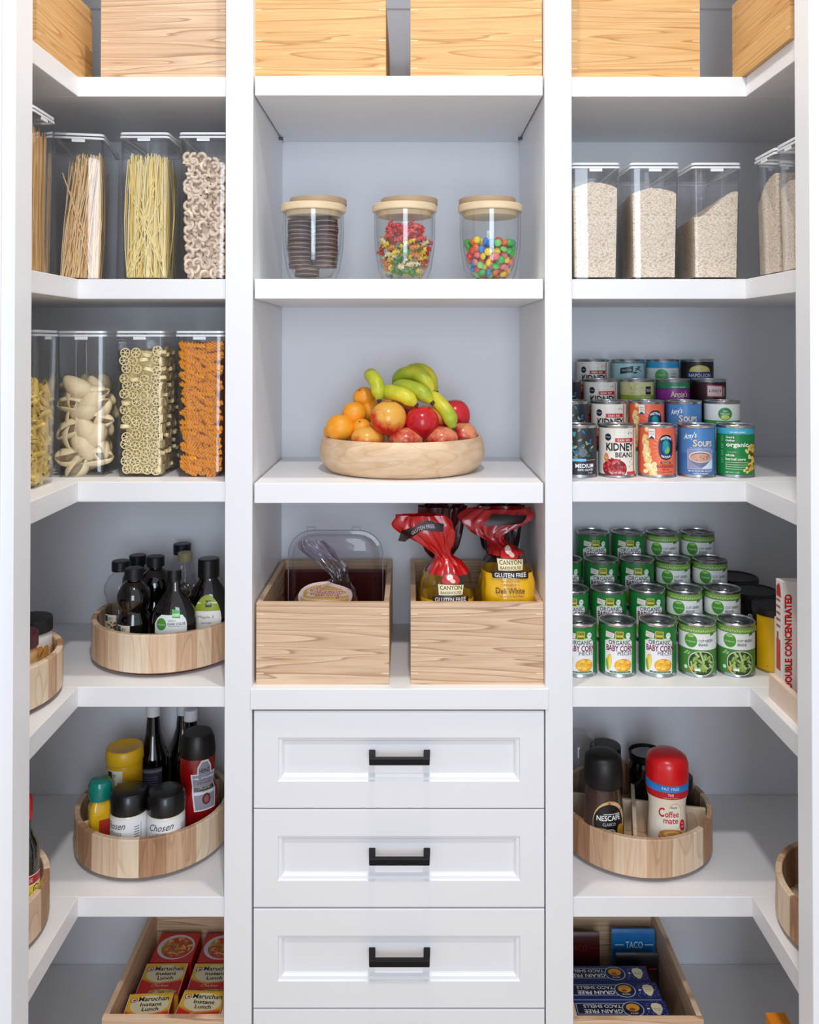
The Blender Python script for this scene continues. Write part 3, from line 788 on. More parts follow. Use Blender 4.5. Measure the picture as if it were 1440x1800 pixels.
# sandwich cookies: two wafers with cream between, in leaning stacks
ck = MB().lathe([(0, 0), (.0253, 0), (.026, .0009), (.026, .0026), (.0253, .0032), (.0205, .0033)], mat('#5a3c34', .6, vary=.3, scale=300), 28)
ck.lathe([(.0225, .0034), (.0228, .0036), (.0228, .0052), (.0225, .0054)], mat('#d8cfc6', .6), 28)
ck.lathe([(.0205, .0055), (.0253, .0056), (.026, .0062), (.026, .0080), (.0253, .0088), (0, .0088)], mat('#5a3c34', .6, vary=.3, scale=300), 28)
proto = None
for sx_, n_ in ((-.0285, 13), (.0275, 13)):
    for i in range(n_):
        z = .0135+i*.0093
        if z > .128: break
        q = min(1, rin(z)/.0545); x = JP[0][0]+sx_*(q if sx_ < 0 else q)*.99+rnd.uniform(-.0012, .0012)
        y = JP[0][1]-.004+rnd.uniform(-.003, .003)
        # stacks squeeze inwards near the narrow foot
        rot = (rnd.uniform(-.05, .05), rnd.uniform(-.05, .05), 0)
        if z < .03: x = JP[0][0]+sx_*.45; 
        if proto is None:
            proto = ck.build('sandwich_cookie', loc=(x, y, JZ+z)); proto['label'] = 'dark chocolate sandwich cookie stacked in the left glass jar'; proto['category'] = 'cookie'; proto['group'] = 'dark sandwich cookies'
        elif not (z < .03 and sx_ > 0): clone(proto, (x, y, JZ+z), rot)
def pack(n, jar, z0, z1, dmin, seed, front=True):
    r = random.Random(seed); out = []; tr = 0
    while len(out) < n and tr < 60000:
        tr += 1
        z = r.uniform(z0, z1); R_ = rin(z)-dmin*.52
        a = r.uniform(-PI, PI); rr = R_*math.sqrt(r.random())
        x, y = rr*math.cos(a), rr*math.sin(a)
        if front and y > .022: continue
        if all((x-p[0])**2+(y-p[1])**2+(z-p[2])**2 > dmin*dmin for p in out): out.append((x, y, z))
    return [(jar[0]+x, jar[1]+y, jar[2]+z) for x, y, z in out]
cols = [('red', '#e0322c'), ('yellow', '#f7d414'), ('green', '#35b84a'), ('blue', '#1f83dc'), ('orange', '#f2742a'), ('light green', '#7fcf6a'), ('pink', '#f07a72')]
protos = []
for cn, hx in cols:
    o = MB().lathe([(.0082*math.sin(q*PI/8) if 0 < q < 8 else 0, -.0052*math.cos(q*PI/8)) for q in range(9)], mat(hx, .25, coat=.4), 18).build('chocolate_candy', smooth=80)
    o['label'] = 'round %s sugar-shell candy in the right glass jar' % cn; o['category'] = 'candy'; o['group'] = '%s candies in the right jar' % cn; protos.append([o, 0])
for p in pack(190, JP[2], .016, .088, .0130, 5):
    e = rnd.choice(protos); rot = (rnd.uniform(0, 6), rnd.uniform(0, 6), 0)
    if e[1] == 0: e[0].location = p; e[0].rotation_euler = rot; e[1] = 1
    else: clone(e[0], p, rot)
def gummy(m):
    mb = MB()
    def ball(x, y, z, r_, sy=1, sz=1): mb.lathe([(r_*math.sin(q*PI/6) if 0 < q < 6 else 0, -r_*sz*math.cos(q*PI/6)) for q in range(7)], m, 10, (x, y, z), sy=sy)
    ball(0, 0, 0, .0052, .8, 1.35); ball(0, 0, .0088, .0042, .9); ball(-.003, 0, .0122, .0015); ball(.003, 0, .0122, .0015)
    for s_ in (-1, 1): ball(s_*.0048, -.0022, .0028, .0021); ball(s_*.0038, -.0028, -.0056, .0024)
    ball(0, -.0038, .0080, .0018)
    return mb
gc = [('red', '#e02a22'), ('yellow', '#f6d324'), ('green', '#3f9c3a'), ('clear pale', '#f1e6b4'), ('orange', '#f08a2c'), ('pink', '#f0605a')]
protos = {}
for cn, hx in gc:
    o = gummy(mat(hx, .18, trans=.12, coat=.4)).build('gummy_bear', smooth=80)
    o['label'] = '%s gummy bear in the middle glass jar' % cn; o['category'] = 'candy'; o['group'] = '%s gummy bears in the middle jar' % cn; protos[cn] = [o, 0]
for p in pack(190, JP[1], .018, .122, .0112, 6):
    z = p[2]-JZ; xx = p[0]-JP[1][0]
    if z > .095 and abs(xx) > .036: continue
    ch = ['red', 'pink', 'pink'] if z > .085 and abs(xx) < .04 else (['red', 'yellow', 'red', 'orange', 'clear pale'] if abs(xx) > .03 else (['yellow', 'clear pale', 'yellow', 'green', 'orange'] if z > .055 else ['green', 'green', 'clear pale', 'yellow']))
    e = protos[rnd.choice(ch)]; rot = (rnd.uniform(0, 6), rnd.uniform(0, 6), rnd.uniform(0, 6))
    if e[1] == 0: e[0].location = p; e[0].rotation_euler = rot; e[1] = 1
    else: clone(e[0], p, rot)

# ================================================================== fruit bowl
zb = Z3-.002; BX, BY = PX(707, .19, zb), .187
t = thing('fruit_bowl', 'wide shallow pale wooden bowl heaped with fruit', 'bowl', (BX, BY, zb))
MB().lathe([(0, 0), (.150, 0), (.163, .003), (.172, .014), (.180, .028), (.182, .042), (.1795, .060), (.175, .074), (.172, .0765), (.168, .075), (.166, .066), (.160, .03), (.14, .015), (0, .012)], BOWLW, 72, sy=.93).build('body', t, smooth=50)
bev = MB().lathe([(.1722, .0136), (.1745, .0175), (.1722, .0176)], mat('#b08860', .6), 72, sy=.93)
def ellipsoid(rx, ry, rz, m, seg=28, rings=14, dent=0.0):
    prof = []
    for q in range(rings+1):
        a = PI*q/rings; r_ = math.sin(a) if 0 < q < rings else 0
        z = -math.cos(a)
        if dent and a > PI*.75: z -= dent*math.exp(-((PI-a)/.22)**2)
        prof.append((r_, z*rz))
    return MB().lathe(prof, m, seg, sx=rx, sy=ry)
OR = fruit('orange_peel', '#f59a1e', '#f7a72a', 30, .38, bump=.35)
MG = [fruit('mango_skin', '#d6271a', '#f0b04a', 16, .22, 9), fruit('mango_skin_deep', '#b80f1e', '#d62a30', 20, .2, 3), fruit('mango_skin_streaked', '#c22a22', '#e89468', 26, .22, 3)]
def put_fruit(name, label, cat, grp, px, py, Y, r_px, m, asp=.92, rot=(0, 0, 0)):
    p = at(px, py, Y); R_ = r_px*(Y+1.7)/F
    o = ellipsoid(R_, R_*.95, R_*asp, m, dent=.12).build(name, loc=p, smooth=80); o.rotation_euler = rot
    tag(o, label, cat, grp)
    mb = MB(); mb.lathe([(0, R_*asp*.87), (.003, R_*asp*.87), (.002, R_*asp*.93), (0, R_*asp*.94)], mat('#5f5a2a', .7), 8); mb.build('stem', o)
for a in (('orange at the front left of the bowl beside the rim', 599, 752, .118, 26), ('orange behind the front left one, in the second layer', 623, 727, .135, 22),
          ('topmost orange under the left banana', 640, 699, .17, 20), ('orange between the second layer one and the large mango', 653, 722, .165, 21),
          ('low orange just behind the front left mango', 636, 752, .11, 17), ('orange at the far left edge of the bowl', 586, 758, .15, 17), ('orange half hidden below the top orange', 634, 738, .19, 17)):
    put_fruit('orange', a[0], 'orange', 'oranges in the bowl', a[1], a[2], a[3], a[4], OR, .95, (rnd.uniform(-.6, .6), rnd.uniform(-.6, .6), 0))
for a in (('large orange-red mango in the middle of the heap', 683, 735, .085, 32, 0, .96, .2), ('front left mango, yellow-blushed, on the rim', 646, 772, .095, 30, 0, .80, .5), ('front middle mango on the rim, streaked red', 714, 774, .090, 31, 2, .80, .3),
          ('deep red mango beside the large one', 742, 742, .095, 30, 1, .98, 0), ('front right pale streaked mango on the rim', 777, 772, .095, 29, 2, .82, .5), ('small streaked mango at the right rim', 815, 764, .135, 24, 2, .9, .3),
          ('dark red mango behind the right banana', 800, 731, .20, 27, 1, 1.1, 0), ('mango at the back right of the bowl under the red one', 812, 758, .23, 22, 2, .9, 0), ('mango hidden low in the middle of the bowl', 715, 765, .15, 34, 1, .9, 0), ('mango hidden low at the back of the bowl', 760, 740, .22, 34, 0, .9, 0), ('mango hidden behind the large one, under the bananas', 700, 718, .20, 34, 0, .9, 0)):
    put_fruit('mango', a[0], 'mango', 'mangoes in the bowl', a[1], a[2], a[3], a[4], MG[a[5]], a[6], (0, 0, a[7]))
BAN = fruit('banana_skin', '#a3b52a', '#f0dc3c', 5, .38, 0)
def banana_mb(pts, R_):
    P = [Vector(p) for p in pts]; out = []; n = 22
    for i in range(n+1):
        u = i/n*(len(P)-1); k = min(int(u), len(P)-2); f = u-k
        p0, p1, p2, p3 = P[max(k-1, 0)], P[k], P[k+1], P[min(k+2, len(P)-1)]
        out.append(.5*((2*p1)+(p2-p0)*f+(2*p0-5*p1+4*p2-p3)*f*f+(3*p1-p0-3*p2+p3)*f**3))
    rs = []
    for i in range(n+1):
        q = i/n; r_ = R_*min(1, .30+(q/.22)*.7 if q < .22 else 1, .26+((1-q)/.2)*.74 if q > .8 else 1)
        rs.append(r_*1.15)
    rs[0] = R_*.26; rs[-1] = R_*.2
    mb = MB(); mb.tube(out, rs, BAN, 5)
    return mb, out
def banana(name, pts, R_, parent=None):
    mb, o_ = banana_mb(pts, R_); o = mb.build(name, parent, smooth=0)
    s_ = o.modifiers.new('soft', 'SUBSURF'); s_.levels = 2; s_.render_levels = 2
    o.data.shade_smooth()
    tip = MB(); d = (o_[-1]-o_[-2]).normalized(); tip.tube([o_[-1]-d*.002, o_[-1]+d*.004], [R_*.30, R_*.24], mat('#3b3020', .7), 8); tp = tip.build('tip', o)
    return o
B = lambda l: [at(*q) for q in l]
o = banana('banana', B([(646, 658, .17), (655, 662, .13), (664, 680, .11), (667, 704, .10)]), .0175); tag(o, 'short upright banana at the top left of the heap', 'banana', 'bananas in the bowl')
o = banana('banana', B([(752, 690, .14), (770, 706, .11), (788, 728, .095), (797, 754, .09)]), .0175); tag(o, 'banana hanging down at the right side of the heap', 'banana', 'bananas in the bowl')
bn = thing('banana_bunch', 'bunch of four green-yellow bananas lying on top of the fruit', 'bananas', (0, 0, 0))
banana('banana', B([(666, 688, .14), (690, 690, .105), (712, 696, .09), (732, 712, .085)]), .0180, bn)
banana('banana', B([(690, 682, .16), (712, 680, .125), (738, 688, .105), (760, 708, .095)]), .0185, bn)
banana('banana', B([(694, 684, .19), (708, 660, .17), (738, 660, .15), (762, 690, .135)]), .0190, bn)
banana('banana', B([(702, 680, .22), (722, 654, .20), (748, 655, .18), (767, 690, .165)]), .0185, bn)
MB().lathe([(0, -.012), (.012, -.010), (.014, 0), (.009, .012), (0, .014)], mat('#8a8a3c', .6), 10, c=tuple(at(690, 690, .19))).build('crown', bn)
# ================================================================== tins
CR, CH = .0380, .108
def can_common(R_=CR, H_=CH):
    s = MB().lathe([(0, .002), (R_-.003, .002), (R_-.001, 0), (R_+.0006, .0015), (R_, .004), (R_-.0008, .006), (R_-.0008, H_-.006), (R_, H_-.004), (R_+.0006, H_-.0015), (R_-.0005, H_), (R_-.0025, H_-.0005), (R_-.003, H_-.003)], STEEL, 40)
    l = MB().lathe([(R_-.003, H_-.003), (R_-.008, H_-.0030), (R_-.0095, H_-.0042), (R_-.013, H_-.0042), (R_-.0145, H_-.0034), (0, H_-.0034)], STEELD, 40)
    tb = MB()
    tb.tube([(.010*math.cos(a), -R_+.018+.0075*math.sin(a), H_-.0018) for a in [2*PI*i/14 for i in range(14)]], .0011, STEEL, 6, close=True)
    tb.box(-.006, .006, -R_+.0255, -R_+.034, H_-.0028, H_-.0014, STEEL)
    return s.build('can_body'), l.build('lid'), tb.build('pull_tab')
_cc = None
DESIGNS = {}
def base_art(bg_, H_=CH):
    A = Art(); A.rect(-PI*CR*.999, .0065, PI*CR*.999, H_-.0065, bg_, 0); return A
Hh = CH
def d_kidney():
    A = base_art('#e9e3d8')
    for x in (-.022, -.012, 0, .010, .019): A.rect(x, .05, x+.0005, .1, '#cfc7ba', .5)
    A.ell(-.025, .083, .007, .0075, '#1c1c3c', 2); A.text('Kroger', -.025, .083, .0035, '#e9e3d8', 3, w=.011, shear=.2)
    A.rect(-.010, .073, .030, .0815, '#c2182c', 2); A.text('DARK RED', .008, .0772, .0045, '#f3e6e0', 3, w=.026, bold=.01)
    A.text('KIDNEY', .001, .0635, .0160, '#2a1218', 3, w=.060, bold=.03); A.text('BEANS', .0095, .0475, .0105, '#2a1820', 3, w=.038, bold=.02)
    A.ell(-.012, .019, .026, .020, '#7c0f1c', 1, n=28); cols_ = ['#b01c2c', '#8a1220', '#c9343e', '#9c1826', '#e0706e']
    A.blobs(80, -.036, .008, .012, .040, .0040, .0022, cols_, 2, 3, lambda x, y: ((x+.012)/.024)**2+((y-.021)/.018)**2 < 1 and y > .008)
    A.ell(-.029, .041, .0055, .009, '#e77c44', 3.2); A.text('8g', -.029, .041, .006, '#f6d8b0', 4)
    A.rect(.014, .0068, .040, .013, '#c73a40', 2); A.text('NET WT 15.5 OZ', -.006, .0105, .0035, '#ffffff', 4, w=.030)
    A.rect(.0315, .0068, .0345, .100, '#b5222e', 2)
    for i in range(5): A.ell(.024+.004*math.sin(i*9), .043-.005*i, .0008, .0014, '#3a2a2a', 3)
    for i in range(3): A.ell(.018+.004*i, .091+.002*(i % 2), .0008, .0016, '#3a2a2a', 3, 30)
    return A
def d_garb():
    A = base_art('#e8684a')
    for i in range(26):
        a = 2*PI*i/26; A.poly([(.012+.018*math.cos(a), .063+.026*math.sin(a)), (.012+.034*math.cos(a-.03), .063+.046*math.sin(a-.03)) if .063+.046*math.sin(a) < .10 and .063+.046*math.sin(a) > .01 else (.012+.022*math.cos(a-.03), .063+.03*math.sin(a-.03)), (.012+.022*math.cos(a+.04), .063+.030*math.sin(a+.04))], '#f39a66', .8)
    A.rect(-.024, .080, -.011, .1005, '#f4eee4', 2); A.text('NEW', -.0175, .0945, .0032, '#222244', 3); A.text('LOOK', -.0175, .0895, .003, '#222244', 3)
    A.poly([(-.024, .080), (-.011, .080), (-.0175, .086)], '#34406a', 2.5)
    A.ell(.012, .063, .0165, .0255, '#101a38', 2, p=.75, n=28); A.ell(.012, .063, .0095, .0165, '#1d64a8', 2.6); A.ell(.011, .069, .006, .008, '#2fa08c', 3, 30); A.ell(.014, .057, .0055, .007, '#7cc05a', 3.1, -20); A.ell(.0085, .062, .004, .006, '#2b86cc', 3.2)
    A.text('WESTBRAE', .012, .0825, .0052, '#ffffff', 4, w=.024, bold=.02, arc=28); A.text('NATURAL', .012, .0428, .0052, '#ffffff', 4, w=.021, bold=.02, arc=-28)
    A.rect(.000, .0285, .022, .0335, '#571c1c', 2); A.text('ORGANIC', .011, .031, .0032, '#f6d9c0', 3, w=.018)
    A.text('GARBANZO', .011, .0240, .0062, '#8c1322', 3, w=.038, bold=.02); A.text('BEANS', .011, .0175, .0034, '#8c1322', 3, w=.015); A.text('NO SALT ADDED', .011, .0120, .0028, '#8c1322', 3)
    A.blobs(60, -.036, .008, -.008, .100, .0050, .0042, ['#f2d388', '#f7e3a8', '#e9bd68', '#fbeec0'], 2, 5, lambda x, y: x < -.022-(y-.05)*.12+(.008 if y < .03 else 0))
    return A
def d_soup():
    A = base_art('#3f6fa8'); A.rect(-.04, .05, .04, .1, '#4a80b8', .4)
    A.text("Amy's", -.018, .0845, .0150, '#ffffff', 3, w=.026, shear=.35, rot=12, bold=.005); A.text('S', -.0085, .0712, .0145, '#f0c9a0', 3, bold=.02); A.text('OUPS', .012, .0700, .0115, '#f4d9bc', 3, w=.030, bold=.02)
    A.text('MADE WITH ORGANIC INGREDIENTS', .003, .0610, .0022, '#dfe4ee', 3, w=.044)
    A.rect(-.024, .018, .030, .0585, '#b9b8cc', 1); A.rect(-.023, .019, .029, .0575, '#8f8fae', 1.4)
    A.poly([(.004, .019), (.029, .019), (.029, .040)], '#c9dcec', 1.8)
    A.poly([(-.019+.044*i/16, .038-.016*math.sin(PI*i/16)) for i in range(17)], '#6e7090', 2); A.ell(.003, .043, .0235, .0115, '#e6dede', 2.4, n=28); A.ell(.003, .0425, .0215, .0098, '#5a3a38', 2.7, n=28); A.ell(.0025, .0415, .0205, .0088, '#c99a86', 3, n=28)
    A.blobs(16, -.012, .036, .018, .047, .0025, .0012, ['#d8b09c', '#b98472', '#a86a50'], 3.3, 2)
    A.text('MUSHROOM BISQUE', .003, .0140, .0042, '#f0d6c0', 3, w=.050, bold=.01); A.text('- WITH PORCINI -', .003, .0092, .0034, '#ffffff', 3, w=.034)
    return A
def d_corn():
    A = base_art('#1c8440'); A.rect(-PI*CR*.99, .0890, PI*CR*.99, .1012, '#4bb0d2', 1)
    A.text('no salt added', -.001, .0938, .0038, '#e8f6fa', 3, w=.030, bold=.02)
    A.text('Good &', -.016, .0830, .0044, '#ffffff', 3, w=.017, bold=.02); A.text('Gather', -.016, .0765, .0044, '#ffffff', 3, w=.019, bold=.02); A.text('organic', -.0015, .0665, .0115, '#fffdf0', 3, w=.045, bold=.025)
    A.text('no salt added', -.013, .0530, .0022, '#e8f0d8', 3); A.text('whole', -.0165, .0465, .0058, '#f8f4dc', 3, w=.018, bold=.02); A.text('kernel corn', -.0055, .0385, .0058, '#f8f4dc', 3, w=.040, bold=.02)
    for y in (.031, .0265, .022, .0175): A.rect(-.024, y, .018 if y < .03 else .020, y+.0008, '#d9ecc8', 2)
    A.rect(-.0248, .0175, -.024, .0318, '#d9ecc8', 2); A.text('NET WT 15 OZ', -.012, .0110, .0028, '#ffffff', 3)
    A.poly([(.028, .068), (.040, .072), (.040, .012), (.022, .016), (.024, .036)], '#6a3c1c', 1.5); A.blobs(50, .022, .012, .042, .066, .0028, .0034, ['#f2d25a', '#f8e690', '#e8b63c'], 2, 4)
    for q in ((.016, .056), (.019, .053), (.017, .0205), (.012, .0155), (.018, .012)): A.ell(q[0], q[1], .0028, .003, '#f0e28c', 2.4)
    for i in range(16): A.rect(-.0365, .030+i*.003+(i//4)*.003, -.031, .0306+i*.003+(i//4)*.003, '#bfe0c0', 2)
    return A
def d_olive():
    A = base_art('#2c2c34'); A.blobs(60, -.040, .040, .036, .100, .0022, .0042, ['#3f8cc8', '#2a6a58', '#7f9c5c', '#3d6c9c', '#5aa08a', '#b0a878', '#22483c'], 1.5, 8)
    A.ell(-.012+.018, .052, .0085, .009, '#6e7478', 2.5); A.rect(-.04, .034, .012, .0395, '#7cc3ea', 2.6); A.rect(.012, .036, .036, .0372, '#caa070', 2.6)
    A.text('MEDIUM', .010, .0250, .0085, '#ffffff', 3, w=.040, bold=.02); A.text('RIPE OLIVES', .012, .0168, .0045, '#ffffff', 3, w=.034, bold=.01)
    A.text('6 OZ', .022, .0105, .003, '#ffffff', 3); return A
def d_white():
    A = base_art('#e8ebe6'); A.ell(0, .081, .0145, .0135, '#3a8a48', 2); A.ell(0, .074, .009, .005, '#c9d46a', 2.3); A.text('Sam', 0, .087, .004, '#ffffff', 3); A.text('Harvest', 0, .0815, .004, '#ffffff', 3)
    A.rect(-PI*CR*.99, .0520, PI*CR*.99, .0665, '#3c9a4a', 1); A.text('ORGANIC', 0, .0605, .0065, '#ffffff', 3, w=.034, bold=.01); return A
def d_365():
    A = base_art('#cfcb96'); A.rect(-PI*CR*.99, .0620, PI*CR*.99, .0725, '#93aa2e', 1); A.rect(-PI*CR*.99, .0065, PI*CR*.99, .0620, '#e2e0d2', 1)
    A.rect(.012, .074, .027, .092, '#1c1c1c', 2); A.text('365', .0195, .0835, .006, '#f0ead0', 3); A.text('ORGANIC', .014, .0672, .005, '#f0ecc0', 3, w=.026, bold=.01)
    A.blobs(16, -.03, .076, .008, .098, .005, .003, ['#c2bd7c', '#dad79c', '#b4b264'], 1.5, 3); return A
def d_annie():
    A = base_art('#8a2a8c'); A.rect(-PI*CR*.99, .0870, PI*CR*.99, .1012, '#2e7c54', 1); A.text('CERTIFIED ORGANIC', .008, .0905, .0030, '#e8f0e4', 3, w=.034); A.rect(-PI*CR*.99, .0860, PI*CR*.99, .0872, '#3a1848', 1.5)
    A.text("Annie's", .010, .0750, .0135, '#f3d9a0', 3, w=.040, bold=.015); A.ell(.012, .0610, .0090, .0085, '#f0d8e8', 2.4); A.ell(.012, .0610, .0078, .0074, '#8a2a8c', 2.7); A.text('H', .012, .061, .006, '#f0d8e8', 3); return A
def d_libby():
    A = base_art('#2a0f14'); A.poly([(-.008, .096), (.030, .094), (.030, .067), (-.008, .069)], '#c8384a', 2); A.poly([(-.006, .0935), (.028, .0918), (.028, .0695), (-.006, .0710)], '#f0dcd8', 2.5)
    A.text("Libby's", .011, .082, .0095, '#7c1420', 3, w=.028, shear=.25, bold=.01); A.text('Cut', .010, .0605, .0080, '#f4ece8', 3, bold=.015); A.ell(.034, .08, .003, .012, '#c8a878', 2); return A
def d_pale():
    A = base_art('#a9cdd0'); A.rect(-PI*CR*.99, .098, PI*CR*.99, .1012, '#5f7f86', 1)
    A.poly([(-.024, .073), (.006, .077), (.007, .092), (-.023, .087)], '#26343c', 2); A.text('Saving', -.0085, .0825, .005, '#b8d0d4', 3, w=.022, rot=7)
    for i in range(7): A.ell(.018+.006*math.cos(i*.9), .082+.007*math.sin(i*1.3), .007, .0012, '#2c4048', 2, -35+i*12, 8)
    A.text('USDA', .008, .0665, .0030, '#2c4048', 3); return A
def d_peas():
    A = base_art('#d4dcd8'); A.rect(-PI*CR*.99, .0870, PI*CR*.99, .1012, '#2a9ad0', 1)
    A.ell(-.008, .070, .0150, .0150, '#4c9c4a', 2); A.text('organic', -.008, .071, .004, '#cfe8c0', 3, w=.022)
    A.text('ORGANIC', .022, .080, .0026, '#7a8086', 3, w=.014); A.text('SWEET', .022, .0735, .0042, '#5a6066', 3, w=.016); A.text('PEAS', .021, .0665, .0042, '#5a6066', 3, w=.013); return A
def d_napo():
    A = base_art('#1e2024'); A.ell(.004, .080, .025, .0140, '#d8c458', 1.5); A.ell(.004, .084, .020, .007, '#e6d88a', 1.8); A.rect(-.026, .062, .034, .0780, '#1a2f78', 2)
    A.text('NAPOLEON', .004, .0700, .0085, '#f0f0f4', 3, w=.052, bold=.015); A.ell(.004, .055, .022, .006, '#b8823a', 2.4); return A
def d_corn2():
    A = base_art('#1f7a34'); 
    for s_ in (0,): A.rect(-.0285, .0075, .0300, .0720, '#f2f1f4', 1); A.poly([(-.0285, .072), (.030, .072), (.022, .080), (-.016, .078)], '#d4e2cf', .9)
    A.poly([(-.027, .080), (-.009, .079), (-.0075, .089), (-.026, .092)], '#f0e2dc', 2); A.text('Discover the', -.017, .0872, .0022, '#8a3040', 3, w=.014); A.text('Quality', -.016, .0830, .0026, '#8a3040', 3)
    A.rect(-.006, .0770, .0100, .0935, '#d8dc48', 2); A.rect(-.0048, .0782, .0088, .0923, '#5a5a18', 2.3); A.rect(-.0044, .0820, .0084, .0862, '#d4c840', 2.6); A.text('NATIVE', .002, .0893, .0024, '#d8dc48', 3)
    A.ell(.0205, .0850, .0055, .0060, '#f0f4ee', 2); A.text('USDA', .0205, .086, .0024, '#2a6a3a', 3)
    A.text('ORGANIC', .003, .0705, .0090, '#26362c', 3, w=.046, bold=.012); A.text('BABY CORN', .004, .0590, .0125, '#7c1430', 3, w=.058, bold=.025); A.text('PIECES', .0135, .0490, .0075, '#26303c', 3, w=.030)
    A.ell(-.0195, .030, .0062, .0165, '#f0cc40', 2, -6); A.ell(-.0175, .028, .0035, .0140, '#f8e070', 2.4, -6); A.ell(-.0235, .024, .0030, .012, '#8fb03c', 2.5, 8)
    A.ell(.0100, .0245, .0185, .0140, '#e89a28', 1.6, n=24)
    for q in ((-.003, .027, 20), (.006, .033, -8), (.014, .029, 60), (.008, .024, 10), (-.001, .020, 0), (.0095, .0185, 3), (.018, .021, 8), (.020, .031, -30), (.001, .033, 30)): A.rect(q[0]-.0045, q[1]-.0032, q[0]+.0045, q[1]+.0032, '#f6bc34' if q[2] > 5 else '#fbd05a', 2.2+q[0]*20, q[2])
    A.rect(-.018, .0090, .026, .0125, '#2a6a3a', 2); A.text('NET WT 14 OZ (397g)', .004, .0107, .0022, '#e8f0e8', 3, w=.034); return A
def d_bean():
    A = base_art('#4f8c3c'); A.rect(-PI*CR*.99, .0900, PI*CR*.99, .1012, '#7fa84c', 1)
    for i in range(16): A.ell(-.036+i*.0048, .0935+.0012*(i % 2), .0016, .0016, '#c8dc9c', 2)
    A.rect(-PI*CR*.99, .0560, PI*CR*.99, .0885, '#eef0ee', 1.5)
    A.ell(-.018, .0735, .0130, .0140, '#4c9c34', 3, n=26); A.ell(-.018, .083, .007, .003, '#a8d070', 3.3); A.text('organic', -.018, .0715, .0040, '#e4f4d4', 4, w=.020)
    A.text('CUT GREEN', .0130, .0745, .0054, '#4c5258', 3, w=.031, bold=.02); A.text('BEANS', .0070, .0665, .0054, '#4c5258', 3, w=.019, bold=.02); A.poly([(.022, .0905), (.032, .0905), (.030, .085), (.027, .086), (.022, .083)], '#3c7c30', 3.4)
    A.ell(.004, .0285, .0275, .0250, '#e8f0d4', 2, n=30, p=.9); A.ell(.004, .0285, .0260, .0235, '#2c4420', 2.4, n=30, p=.9)
    r_ = random.Random(4)
    for i in range(46):
        x, y = r_.uniform(-.018, .026), r_.uniform(.011, .047)
        if ((x-.004)/.021)**2+((y-.029)/.019)**2 > 1: continue
        A.rect(x-.0055, y-.0019, x+.0055, y+.0019, r_.choice(['#8cac54', '#a4c068', '#74983f', '#b8cc84']), 2.6+i*.012, r_.uniform(20, 150))
    for q in ((-.026, .050), (-.022, .047), (-.030, .046)): A.ell(q[0], q[1], .0018, .004, '#a8c888', 3, q[0]*2000)
    A.ell(-.029, .018, .004, .004, '#e8f0e8', 3.4); A.ell(-.017, .0165, .004, .0045, '#e8a050', 3.6); A.rect(-.009, .013, .001, .018, '#eef4e8', 3.6); return A
ART = dict(kidney=d_kidney, garb=d_garb, soup=d_soup, corn=d_corn, olive=d_olive, white=d_white, s365=d_365, annie=d_annie, libby=d_libby, pale=d_pale, peas=d_peas, napo=d_napo, baby=d_corn2, bean=d_bean)
NAME = dict(kidney='kidney_bean_can', garb='garbanzo_can', soup='soup_can', corn='corn_can', olive='olive_can', white='vegetable_can', s365='vegetable_can', annie='pasta_can', libby='vegetable_can', pale='vegetable_can', peas='pea_can', napo='artichoke_can', baby='baby_corn_can', bean='green_bean_can')
CAT = dict(kidney='can of beans', garb='can of chickpeas', soup='can of soup', corn='can of corn', olive='can of olives', baby='can of baby corn', bean='can of green beans')
_parts = {}
def can(kind, loc, rz, label, group):
    if kind not in _parts:
        t = thing(NAME[kind], label, CAT.get(kind, 'food can'), loc, rz, group)
        a, b, c = can_common(); a.parent = t; b.parent = t; c.parent = b
        ART[kind]().build('label', t, wrap(CR-.0006))
        _parts[kind] = t; return t
    return clone(_parts[kind], loc, (0, 0, rz), label, group)
def step_riser(label, z, x0, x1, y0):
    t = thing('stepped_riser', label, 'riser', ((x0+x1)/2, y0, z))
    w_ = (x1-x0)/2; m = mat('#d8d8da', .6)
    for k in range(3): MB().box(-w_, w_, .079*k+.0025, .079*(k+1)+.0015, 0, .0437*(k+1)-.0004, m).build('step', t, bevel=.001)
ORD = ['front row', 'second row', 'third row', 'back row']
CY0 = .0835; CX = lambda k: .434+.0822*k
step_riser('white stepped riser under the mixed soup and bean cans', Z3, .326, .716, CY0+.0385)
step_riser('white stepped riser under the baby corn and green bean cans', Z4, .326, .716, CY0+.0385)
Y_ = lambda r_: CY0+.0790*r_
grid = [['olive', 'kidney', 'garb', 'soup', 'corn'], ['olive', 'kidney', 'garb', 'soup', 'white'], ['olive', 'kidney', 's365', 'annie', 'libby'], [None, 'kidney', 'pale', 'peas', 'napo']]
desc = dict(olive='dark can of ripe olives with blue and green leaves', kidney='white and red can of kidney beans', garb='orange can of garbanzo beans', soup='blue soup can with white script', corn='green can of whole kernel corn with a blue top band',
            white='white can with a green ORGANIC band', s365='pale yellow-green can with a small black square', annie='purple can with a green top band', libby='dark can with a red and white script label', pale='pale blue-green can with a dark tilted plate', peas='white can of sweet peas with a blue top band', napo='black can with a blue name band and yellow oval')
for r_, row in enumerate(grid):
    for c_, kd in enumerate(row):
        if not kd: continue
        n_ = sum(1 for g in grid for q in g if q == kd)
        can(kd, (CX(c_-1)+rnd.uniform(-.0008, .0008), Y_(r_), Z3+.0437*r_), {'kidney': -.08, 'garb': -.02, 'soup': -.05, 'corn': 0, 'olive': -.15, 'libby': -.0, 'white': .1}.get(kd, 0)+(c_-1)*(-.08)+rnd.uniform(-.04, .04),
            desc[kd]+(', %s of the mixed cans' % ORD[r_] if n_ > 1 else ', %s' % ORD[r_]), 'mixed soup and bean cans on a stepped riser')
